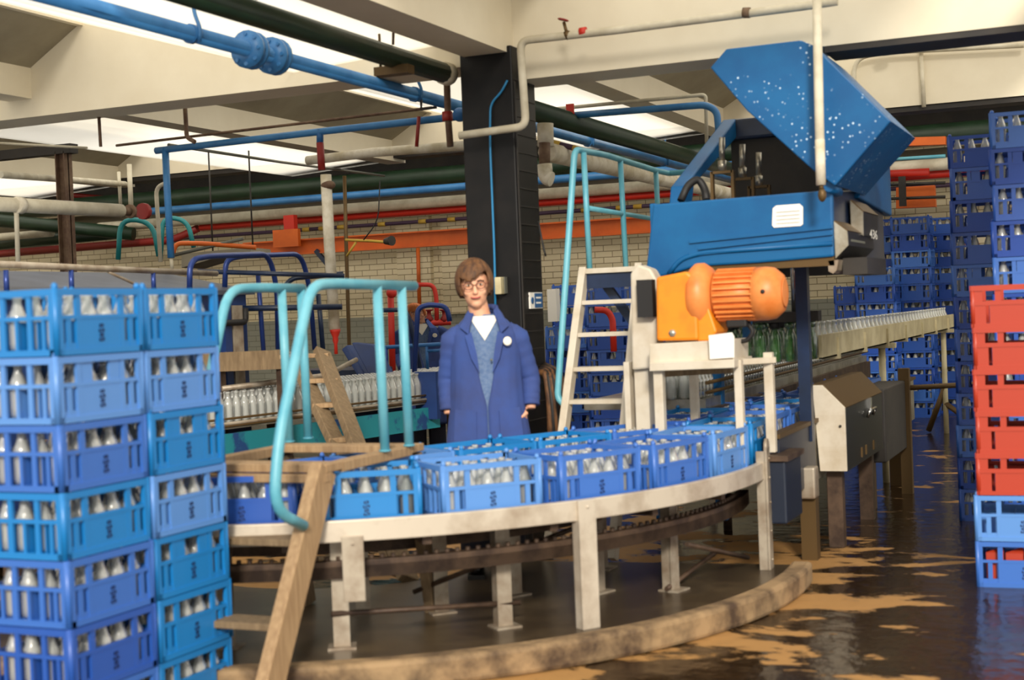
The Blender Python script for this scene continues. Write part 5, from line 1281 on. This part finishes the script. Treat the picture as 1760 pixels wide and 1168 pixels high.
    if hair:
        hm.add(vs, fs, True); ho = hm.build('hair', hair, t); q_ = ho.modifiers.new('solid', 'SOLIDIFY'); q_.thickness = .014; q_.offset = -1; smoothmod(ho, 1)
    for s_ in (-1, 1):
        e_ = PM(W); e_.ball(hp(s_ * .031, -.0745, .008), .0115, .006, .0045, 12, 8, Rt); eo = e_.build('eye', 'shirt_white', t)
        e_ = PM(W); e_.ball(hp(s_ * .031, -.0795, .008), .0058, .003, .0055, 10, 6, Rt); e_.build('iris', 'hair_brown', eo if False else t)
        e_ = PM(W); e_.tube([hp(s_ * .016, -.084, .026), hp(s_ * .033, -.084, .030), hp(s_ * .05, -.072, .025)], .0034, 8); e_.build('eyebrow', 'hair_brown', t)
    li = PM(W); li.tube([hp(-.026, -.083, -.057), hp(-.012, -.0895, -.061), hp(.0, -.091, -.062), hp(.012, -.0895, -.061), hp(.026, -.083, -.057)], .0046, 8, taper=[.5, 1, 1, 1, .5]); li.build('mouth', 'lips', t)
    if glasses:
        g_2 = PM(W)
        for s_ in (-1, 1):
            pts = [hp(s_ * .033 + .024 * math.cos(a * PI / 8), -.094, .004 + .0195 * math.sin(a * PI / 8)) for a in range(17)]
            g_2.tube(pts, .0028, 6, cap=False); g_2.tube([hp(s_ * .057, -.094, .01), hp(s_ * .08, -.06, .012), hp(s_ * .084, .01, .008)], .002, 6)
        g_2.tube([hp(-.009, -.094, .006), hp(.009, -.094, .006)], .002, 6); g_2.build('glasses', 'glasses', t)
    return t
ident = lambda v: Vector(v)
pm_ = at(838, 700, D=7.62)
vdir = Vector((EYE.x - pm_.x, EYE.y - pm_.y, 0)).normalized()
rzm = math.atan2(vdir.y, vdir.x) + PI / 2
person((pm_.x, pm_.y, 0), rzm, ident, 'young man in glasses and open blue work coat, hands in pockets, before the black column', 'hair_brown',
       {'head': (-.042, -.02, 1.640), 'tilt': -.06, 'neck': (-.008, .012, 1.42),
        'armL': [(-.172, .01, 1.355), (-.208, .035, 1.15), (-.208, -.01, .965), (-.165, -.03, .89)],
        'armR': [(.172, .01, 1.355), (.236, .04, 1.14), (.232, -.005, .975), (.15, -.035, .9)]}, z0=.1)
def stoop(v):
    v = Vector(v); t_ = max(0, v.z - .85); v.y -= .55 * t_ * t_ + .1 * t_; v.x -= .06 * t_ * t_; v.z -= .16 * t_ * t_ + .0 * t_
    return v
p2 = at(730, 620, D=13.6)
vdir = Vector((EYE.x - p2.x, EYE.y - p2.y, 0)).normalized(); rz2 = math.atan2(vdir.y, vdir.x) + PI / 2
person((p2.x, p2.y, 0), rz2, stoop, 'older man in blue work coat stooping behind the red pipes and blue railing', 'hair_ginger',
       {'head': (-.02, -.03, 1.60), 'tilt': -.15, 'neck': (0, .012, 1.42),
        'armL': [(-.198, .01, 1.365), (-.24, -.02, 1.13), (-.2, -.22, 1.0), (-.19, -.3, .98)],
        'armR': [(.198, .01, 1.365), (.25, -.02, 1.13), (.22, -.2, 1.0), (.2, -.28, .97)]}, glasses=False)
# bottles past the countable limit, merged into one object
def merged(name, mats, mb_src, m):
    me0 = mb_src; vs = []; fs = []; o = 0
    base = [Vector(v) for v in me0.v]
    for mx in mats:
        vs += [tuple(mx @ v) for v in base]; fs += [tuple(i + o for i in f) for f in me0.f]; o += len(base)
    me = bpy.data.meshes.new(name); me.from_pydata(vs, [], fs); me.materials.append(M[m])
    me.polygons.foreach_set('use_smooth', [True] * len(me.polygons))
    ob = bpy.data.objects.new(name, me); col.objects.link(ob); return ob
low = MB().lathe([(.030, 0), (.0375, .01), (.0375, .118), (.023, .166), (.0165, .184), (.0165, .2), (.0205, .208), (.0195, .219)], 8)
if crowd:
    tag(merged('milk_bottles', crowd, low, 'bottle_glass'), 'clear glass milk bottles packed in the crates and crowding the bottle conveyors', 'bottles', None, 'stuff')
print('LONE', NB[0], 'CROWD', len(crowd))
# ================================================================ light
w = bpy.data.worlds.new('world'); sc.world = w; w.use_nodes = True
bg = w.node_tree.nodes['Background']; bg.inputs[0].default_value = (1.0, .95, .86, 1); bg.inputs[1].default_value = 1.22
sun = bpy.data.lights.new('sun', 'SUN'); sun.energy = 3.5; sun.angle = math.radians(9); sun.color = (1, .93, .82)
so = bpy.data.objects.new('sun', sun); col.objects.link(so)
so.rotation_euler = Vector((-.35, .82, -.42)).to_track_quat('-Z', 'Y').to_euler()
sc.view_settings.view_transform = 'Standard'; sc.view_settings.look = 'None'
sc.view_settings.exposure = 0.0; sc.view_settings.gamma = 1; sc.view_settings.use_curve_mapping = False
